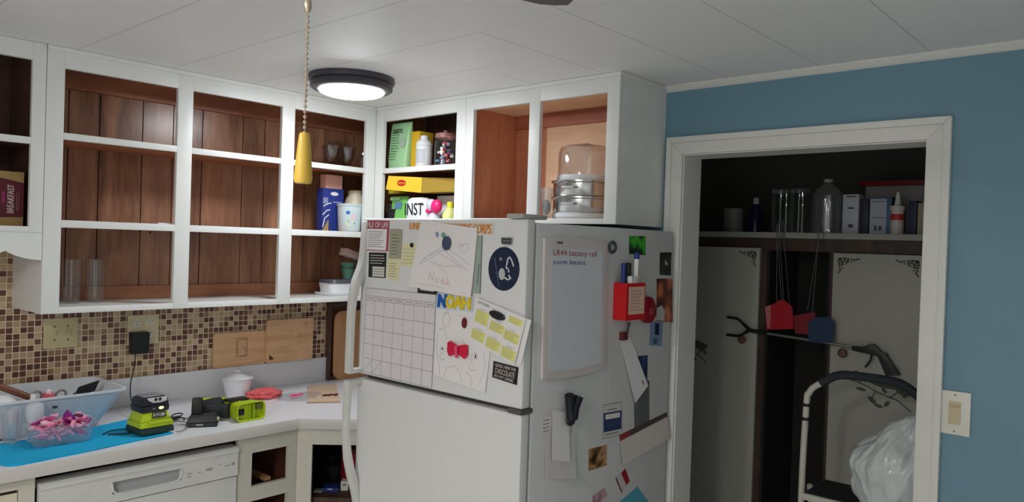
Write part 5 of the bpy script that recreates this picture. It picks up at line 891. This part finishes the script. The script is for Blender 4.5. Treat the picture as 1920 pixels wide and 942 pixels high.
def floral(name, S, par, fl=1):
    f = lambda u, v: ((u if fl > 0 else 1-u), v); fo = lines(name, S, [[f(.02, .2), f(.3, .3), (f(.55, .48)), f(.8, .6), f(.98, .82)], [f(.2, .05), f(.3, .3)], [f(.5, .45), f(.45, .65)], [f(.7, .55), f(.8, .4)]], .005, STN, par)
    mb = MB(); mb.bm.from_mesh(fo.data)
    for u, v, r, a in ((.1, .12, .055, .6), (.22, .1, .05, 1.6), (.33, .15, .04, .3), (.3, .45, .045, .2), (.46, .68, .05, .9), (.55, .8, .04, .3), (.66, .72, .04, 2), (.83, .36, .06, .8), (.92, .42, .05, 2.2), (.62, .4, .035, 1), (.6, .2, .14, .2), (.8, .24, .12, .1)):
        u, v = f(u, v); r *= 1.7; mb.poly([S.pt(u+r*(math.cos(t_)*math.cos(a)-.45*math.sin(t_)*math.sin(a)), v+r*1.3*(math.cos(t_)*math.sin(a)+.45*math.sin(t_)*math.cos(a)), .0005+.0001*r*10) for t_ in [2*PI*k/12 for k in range(12)]])
    mb.bm.to_mesh(fo.data); mb.bm.free()
floral('flower_stencil', dsur(-2.13, -2.42, 1.135, .965), dr); floral('flower_stencil', dsur(-1.50, -1.31, 1.19, 1.05), dl, -1)
# reaching tool resting on the knobs
t = thing('grabber_tool', 'long reacher grabber with black claw and pistol grip resting across the door knobs', 'grabber', (XC-.07, -1.95, 1.22)); xg = XC-.048
P = lambda px, py: atx(px, py, xg)
ob('rod', MB().tube([P(1428, 624), P(1605, 652)], .0065, 12), mat('brushed_rod', (150, 150, 148), .35, .7), t)
ob('claw', MB().tube(smoothpts([P(1440, 625), P(1410, 621), P(1393, 607), P(1382, 598), P(1363, 595)]), [.008]*8+[.006]*9, 10).tube(smoothpts([P(1440, 625), P(1408, 620), P(1396, 625), P(1385, 630), P(1362, 628)]), [.008]*8+[.006]*9, 10), BLACK, t)
hd = [P(a, b) for a, b in ((1598, 649), (1620, 650), (1632, 645), (1640, 646), (1652, 659), (1664, 663), (1664, 668), (1688, 704), (1662, 705), (1646, 668), (1630, 664), (1598, 657))]; ob('pistol_grip', MB().prism([p-Vector((.012, 0, 0)) for p in hd], (.024, 0, 0)), BLACK, t, bev=.003); ob('trigger', MB().tube(smoothpts([P(1634, 663), P(1632, 676), P(1622, 689)]), .004, 8), BLACK, t)
# fly swatters on the shelf edge
XS = XC-.034
WIRE = mat('grey_wire', (92, 94, 96), .5, .3)
def swatter(label, hx, hy, wires, head, m, dx=0, edge=None):
    x = XS-dx; Q = lambda a, b: atx(a, b, x); t = thing('fly_swatter', label, 'fly swatter', Q(hx, hy)); mb = MB(); top = Q(hx, hy)
    mb.tube(smoothpts([Q(hx-5, hy+26), Q(hx-5, hy+6), Q(hx, hy-4), Q(hx+5, hy+6), Q(hx+5, hy+26)]), .0022, 6)
    for a, b in wires: mb.tube([Q(hx+(-4 if a < hx+6 else 4), hy+24), Q(a, b)], .0013, 6)
    ob('wire_handle', mb, WIRE, t); mb = MB(); pts = [Q(a, b) for a, b in head]; mb.prism([p-Vector((.0015, 0, 0)) for p in pts], (.003, 0, 0)); ob('paddle', mb, m, t)
    if edge: mb = MB(); mb.prism([Q(a, b)-Vector((.004, 0, 0)) for a, b in edge], (.002, 0, 0)); ob('pale_edge', mb, mat('pale_red_edge', (190, 110, 110), .4), t)
SWR = mat('swatter_red', (176, 20, 36), .45)
swatter('red fly swatter with long wire handle hanging leftmost from the pantry shelf', 1461, 421, [(1456, 570), (1466, 568)], [(1435, 576), (1454, 569), (1461, 563), (1470, 563), (1486, 576), (1488, 617), (1437, 619)], SWR, .02, [(1435, 576), (1446, 572), (1445, 614), (1439, 616)])
swatter('second red fly swatter partly behind the blue one on the pantry shelf', 1465, 418, [(1470, 568), (1482, 590)], [(1488, 592), (1512, 588), (1528, 585), (1534, 628), (1491, 626)], mat('swatter_dark_red', (130, 22, 34), .5), .01)
swatter('dark blue fly swatter hanging rightmost from the pantry shelf', 1539, 424, [(1514, 582), (1522, 596)], [(1515, 606), (1528, 596), (1556, 594), (1564, 604), (1564, 640), (1540, 645), (1516, 640)], mat('swatter_blue', (28, 52, 84), .5), .03)
# things on the pantry shelf
SZ = 1.7237
def pbox(name, label, cat, y0, y1, x, z1, m, d=.08, lab=None):
    t = thing(name, label, cat, (x+d/2, (y0+y1)/2, SZ)); ob('carton', B(((x, y1, SZ), (x+d, y0, z1))), m, t, bev=.001); return t, Sur([(x, y0, z1), (x, y1, z1), (x, y1, SZ), (x, y0, SZ)], (-1, 0, 0), .0005)
for y0, y1, z, lb in ((-1.752, -1.838, 1.930, 'left of two clear square canisters on the pantry shelf'), (-1.842, -1.915, 1.932, 'right of two clear square canisters on the pantry shelf')):
    t = thing('canister', lb, 'canister', (.97, (y0+y1)/2, SZ)); ob('canister', loft([rrect(.97, (y0+y1)/2, .09, y0-y1, SZ, .015), rrect(.97, (y0+y1)/2, .09, y0-y1, z-.02, .015), rrect(.97, (y0+y1)/2, .084, y0-y1-.006, z-.02, .013), rrect(.97, (y0+y1)/2, .084, y0-y1-.006, SZ+.004, .013)]), CLEAR, t); ob('lid', loft([rrect(.97, (y0+y1)/2, .092, y0-y1+.001, z-.0195, .015), rrect(.97, (y0+y1)/2, .09, y0-y1, z, .015)]), CLEARP, t)
c = Vector((.975, -2.0, SZ)); t = thing('water_jug', 'big clear ribbed plastic jug on the pantry shelf', 'jug', c); pr = [(0, 0), (.068, 0)]+[(.070-.0035*(k % 2), .006+.021*k) for k in range(9)]+[(.06, .195), (.03, .222), (.018, .228), (.018, .236), (0, .236)]
ob('jug', MB().lathe(pr, c, 40), CLEARP, t); ob('cap', MB().lathe([(0, .2365), (.02, .2365), (.02, .25), (0, .251)], c, 20), LGREY, t)
t, S = pbox('medicine_box', 'upright white carton right of the clear jug on the pantry shelf', 'box', -2.082, -2.150, .93, 1.900, mat('grey_white_carton', (196, 198, 206), .5)); rects('print_block', S, [(.3, .32, .72, .37), (.38, .75, .7, .84), (.2, .04, .85, .07)], INK, t)
t, S = pbox('medicine_box', 'dark slim carton between the white carton and the blue carton', 'box', -2.156, -2.188, .94, 1.88, mat('dark_violet_carton', (46, 44, 56), .5))
t, S = pbox('detergent_box', 'blue and white carton beside the glue bottle on the pantry shelf', 'box', -2.192, -2.282, .94, 1.887, mat('blue_grey_carton', (70, 100, 132), .5)); rects('white_panel', S, [(.04, .05, .78, .98)], mat('pale_blue_panel', (176, 186, 200), .5), t); rects('barcode', S, [(.25, .76, .36, .9), (.45, .78, .58, .9)], INK, t, .0005); lines('small_print', S, [[(.15, .12), (.7, .12)], [(.15, .55), (.7, .55)]], .003, INK, t, .0005)
c = Vector((.935, -2.308, SZ)); t = thing('glue_bottle', 'white glue bottle with cone nozzle and red band on the pantry shelf', 'bottle', c); ob('bottle', MB().lathe([(0, 0), (.025, 0), (.027, .01), (.026, .10), (.030, .105), (.030, .122), (.02, .126), (0, .126)], c, 26), mat('bottle_cream', (220, 210, 204), .4), t); ob('nozzle', MB().lathe([(0, .1262), (.014, .1262), (.006, .182), (0, .184)], c, 18), PLW, t); cylpatch('red_band', c, .027, .026, .1, -4.4, -1.8, .062, .088, mat('red_band', (190, 50, 50), .5), t)
t, S = pbox('carton', 'dark blue carton behind the glue bottle on the pantry shelf', 'box', -2.345, -2.375, .96, 1.87, mat('dark_navy_carton', (28, 44, 76), .5)); t, S = pbox('carton', 'small beige carton at the right end of the pantry shelf', 'box', -2.38, -2.43, .96, 1.86, mat('beige_carton', (170, 166, 146), .6))
t = thing('plastic_tray', 'dark red plastic lid laid over cartons at the back of the pantry shelf', 'lid', (1.1, -2.24, 1.93)); ob('lid', loft([rrect(1.12, -2.26, .16, .30, 1.945, .03), rrect(1.12, -2.26, .18, .32, 1.965, .035)]), mat('wine_red_plastic', (128, 22, 34), .4), t)
t, S = pbox('storage_box', 'dim white box carrying the red lid behind the pantry cartons', 'box', -2.14, -2.38, 1.05, 1.944, mat('dim_white_box', (150, 146, 144), .6), .14)
c = Vector((.98, -1.655, SZ)); t = thing('spray_bottle', 'dark blue bottle in shadow at the left of the pantry shelf', 'bottle', c); ob('bottle', MB().lathe([(0, 0), (.035, 0), (.036, .10), (.02, .13), (.012, .14), (0, .14)], c, 24), mat('deep_blue_bottle', (20, 26, 66), .3), t); ob('cap', MB().lathe([(0, .1405), (.014, .1405), (.012, .17), (0, .172)], c, 18), LGREY, t)
tag(ob('tin_can', MB().lathe([(0, 0), (.05, 0), (.05, .12), (0, .12)], (1.0, -1.53, SZ), 30), mat('dull_grey_tin', (120, 122, 120), .5)), 'dull grey tin in shadow at the left of the pantry shelf', 'tin')
# step stool
XT = .40; SW = mat('stool_white_tube', (206, 202, 192), .3); FO = mat('foam_grip', (44, 50, 56), .8)
t = thing('step_stool', 'white tubular step stool with black foam handle and black tread inside the pantry', 'step stool', (.40, -2.33, 0)); YM = -2.372
def mir(p): return Vector((p[0], 2*YM-p[1], p[2]))
lg = [Vector(p) for p in ((XT+.02, -2.142, 0.0), (XT+.005, -2.138, .655), (XT, -2.147, 1.04), (XT, -2.155, 1.085), (XT, -2.172, 1.112), (XT, -2.205, 1.135))]
for s_ in (0, 1):
    L_ = [mir(p) if s_ else p for p in lg]; ob('frame_leg', MB().tube(smoothpts(L_), .0125, 14), SW, t)
    for z in (.985, 1.04): q = Vector((XT, -2.1475, z)); q = mir(q) if s_ else q; ob('black_collar', MB().lathe([(0, -.006), (.0148, -.006), (.0148, .006), (0, .006)], q, 18), BLACK, t)
    a = Vector((XT+.26, -2.16, 0)); b = Vector((XT+.03, -2.16, .72)); a, b = (mir(a), mir(b)) if s_ else (a, b); ob('rear_leg', MB().tube([a, b], .0115, 12), SW, t)
hp = [lg[-1]+Vector((0, .006, -.003)), Vector((XT, -2.24, 1.160)), Vector((XT, -2.275, 1.174)), Vector((XT, -2.33, 1.178)), Vector((XT, YM, 1.178))]; hp = hp+[mir(p) for p in hp[:-1][::-1]]; ob('foam_handle', MB().tube(smoothpts(hp), .0165, 14), FO, t)
st = ob('step', B(((XT-.07, -2.58, .688), (XT+.175, -2.165, .714))), SW, t, bev=.008); ob('tread', B(((XT-.062, -2.572, .7145), (XT+.167, -2.173, .7175))), BLK2, st, bev=.001)
st = ob('step', B(((XT-.24, -2.52, .43), (XT-.02, -2.17, .455))), SW, t, bev=.008); ob('tread', B(((XT-.232, -2.512, .4555), (XT-.028, -2.178, .4585))), BLK2, st, bev=.001)
# plastic bag on the stool
BAGM = mat('thin_white_polythene', (214, 222, 222), .28, var=.12, scale=14, coat=.4)
mb = MB(); bmesh.ops.create_icosphere(mb.bm, subdivisions=6, radius=1)
bc = Vector((.33, -2.50, .89))
for v in mb.bm.verts:
    d = v.co.copy(); n1 = noise.noise(d*1.8+Vector((2, 1, 0))); rdg = abs(noise.noise(Vector((d.x*3, d.y*3, d.z*1.6))+Vector((5, 0, 3)))); r3 = abs(noise.noise(Vector((d.x*7, d.y*7, d.z*4))))
    k = 1+.14*n1-.13*rdg-.05*r3; top = max(0, d.z); k2 = k*(1-.35*top**1.5)
    p = Vector((d.x*.13*k2, d.y*.165*k2, d.z*.20*k)); p.y -= .055*d.z if d.z > 0 else 0
    if p.z < -.17: p.z = -.17
    v.co = bc+p
tag(ob('plastic_bag', mb, BAGM, ang=80), 'bulging thin white plastic bag resting on the stool step inside the pantry', 'bag')
# ================================================================== CEILING FAN
fx, fy = -2.07, -2.45
t = thing('ceiling_fan', 'dark ceiling fan with only one blade tip showing at the top edge', 'ceiling fan', (fx, fy, 1.98)); FB = mat('fan_dark_brown', (44, 32, 30), .4)
ob('canopy', MB().lathe([(0, H-.0005), (.07, H-.0005), (.06, H-.03), (.02, H-.04), (0, H-.04)], (fx, fy, 0), 30), FB, t)
ob('motor', MB().lathe([(0, H-.0405), (.02, H-.0405), (.085, H-.06), (.10, H-.10), (.10, H-.14), (.06, H-.17), (.05, H-.22), (.03, H-.235), (0, H-.235)], (fx, fy, 0), 36), FB, t)
tip = Vector((-1.548, -2.392, 2.068)); a0 = math.atan2(tip.y-fy, tip.x-fx)
for k in range(4):
    Tb = Matrix.Translation((fx, fy, 2.058)) @ Matrix.Rotation(a0+k*PI/2, 4, 'Z') @ Matrix.Rotation(.18, 4, 'X'); o_ = [(.17, -.045), (.42, -.062), (.50, -.058), (.53, -.03), (.535, 0), (.53, .03), (.50, .058), (.42, .062), (.17, .045)]
    b_ = ob('blade', MB().prism([Tb @ Vector((x, y, -.003)) for x, y in o_], Tb.to_3x3() @ Vector((0, 0, .006))), FB, t); ob('blade_arm', MB().prism([Tb @ Vector(p) for p in ((.085, -.015, -.008), (.22, -.02, -.008), (.22, .02, -.008), (.085, .015, -.008))], Tb.to_3x3() @ Vector((0, 0, .004))), DCHROME, b_)
# pull chain with yellow wooden pull
def at(px, py, dep): return CAM+(_f+(px-960)/FPX*_r-(py-471)/FPX*_u)*dep
BR = mat('pale_brass_bead', (226, 206, 182), .25, .7); dpt = .90
p1 = at(571, 249, dpt); p0 = Vector((p1.x-.004, p1.y, H-.236)); t = thing('pull_chain', 'bead pull chain with yellow wooden pull hanging in front of the cabinets', 'pull chain', at(570, 343, dpt))
pa_, pb_ = at(577, 22, dpt), p1; mb = MB(); n = int((pb_-pa_).length/.0062)
for k in range(n+1): mb.ball(pa_+(pb_-pa_)*k/n, .0023, 8)
ob('bead_chain', mb, BR, t); ob('chain_wire', MB().tube([pa_, pb_], .0006, 5), BR, t)
ob('connector', MB().lathe([(0, -.009), (.003, -.008), (.0045, -.003), (.0045, .004), (.003, .009), (0, .01)], at(577, 10, dpt), 14), BR, t); q = at(577, 4, dpt); mb = MB(); q2 = Vector((fx, fy, H-.2355))
for k in range(14): mb.ball(q+(q2-q)*(k+1.02)/14, .0023, 8)
ob('upper_chain', mb, BR, t)
dz = (at(568, 341, dpt)-p1); ax = dz.normalized(); Rq = Vector((0, 0, -1)).rotation_difference(ax).to_matrix()
ob('wooden_pull', MB().lathe([(0, .0), (.005, -.0003), (.0064, -.003), (.0072, -.010), (.0088, -.028), (.0102, -.044), (.0109, -.054), (.0103, -.0585), (.009, -.0605), (0, -.061)], p1, 30, Rq), mat('honey_yellow_wood', (244, 200, 84), .35, var=.05, coat=.3), t)
# ================================================================== LIGHTS AND CAMERA
def lamp(name, label, x, y, e, k=1, bulge=.010):
    t = thing(name, label, 'ceiling light', (x, y, H-.06))
    ob('housing', MB().lathe([(0, H-.0005), (.164*k, H-.0005), (.166*k, H-.012), (.164*k, H-.02), (.155*k, H-.022), (.157*k, H-.026), (.158*k, H-.044), (.150*k, H-.05), (.127*k, H-.052), (.127*k, H-.04), (0, H-.04)], (x, y, 0), 64), mat('bronze_grey_lamp', (74, 72, 80), .45, .3), t)
    ob('diffuser', MB().lathe([(0, H-.0405), (.1265*k, H-.0405), (.1265*k, H-.0515)]+[(.1265*k*math.cos(a*PI/16), H-.0525-bulge*math.sin(a*PI/16)) for a in range(1, 8)]+[(0, H-.0525-bulge)], (x, y, 0), 64), e, t)
lamp('ceiling_light', 'round flush ceiling light with glowing white disc near the corner cabinets', -.805, -.79, emis('led_white', (242, 247, 252), 46), 1, .026)
lamp('ceiling_light', 'round flush ceiling light over the far side of the room', -4.5, -3.25, emis('led_warm', (253, 251, 246), 145), 1.3, .015)
lamp('ceiling_light', 'unseen round ceiling light added to brighten the upstand and ceiling', -3.1, -2.15, emis('added_fill_glow', (253, 251, 247), 104), 1, .03)  # out-of-view fill fixture, added to brighten the upstand and left part of the ceiling
w = bpy.data.worlds.new('World'); SC.world = w; w.use_nodes = True; w.node_tree.nodes['Background'].inputs[0].default_value = (.05, .05, .055, 1)
cd = bpy.data.cameras.new('Camera'); cam = bpy.data.objects.new('Camera', cd); COL.objects.link(cam); SC.camera = cam
cd.sensor_width = 36; cd.lens = FPX/1920*36; cd.clip_start = .02
cam.matrix_world = Matrix(((_r.x, _u.x, -_f.x, CAM.x), (_r.y, _u.y, -_f.y, CAM.y), (_r.z, _u.z, -_f.z, CAM.z), (0, 0, 0, 1)))
SC.view_settings.view_transform = 'Standard'; SC.view_settings.look = 'None'; SC.view_settings.gamma = 1; SC.view_settings.use_curve_mapping = False
SC.view_settings.exposure = .25
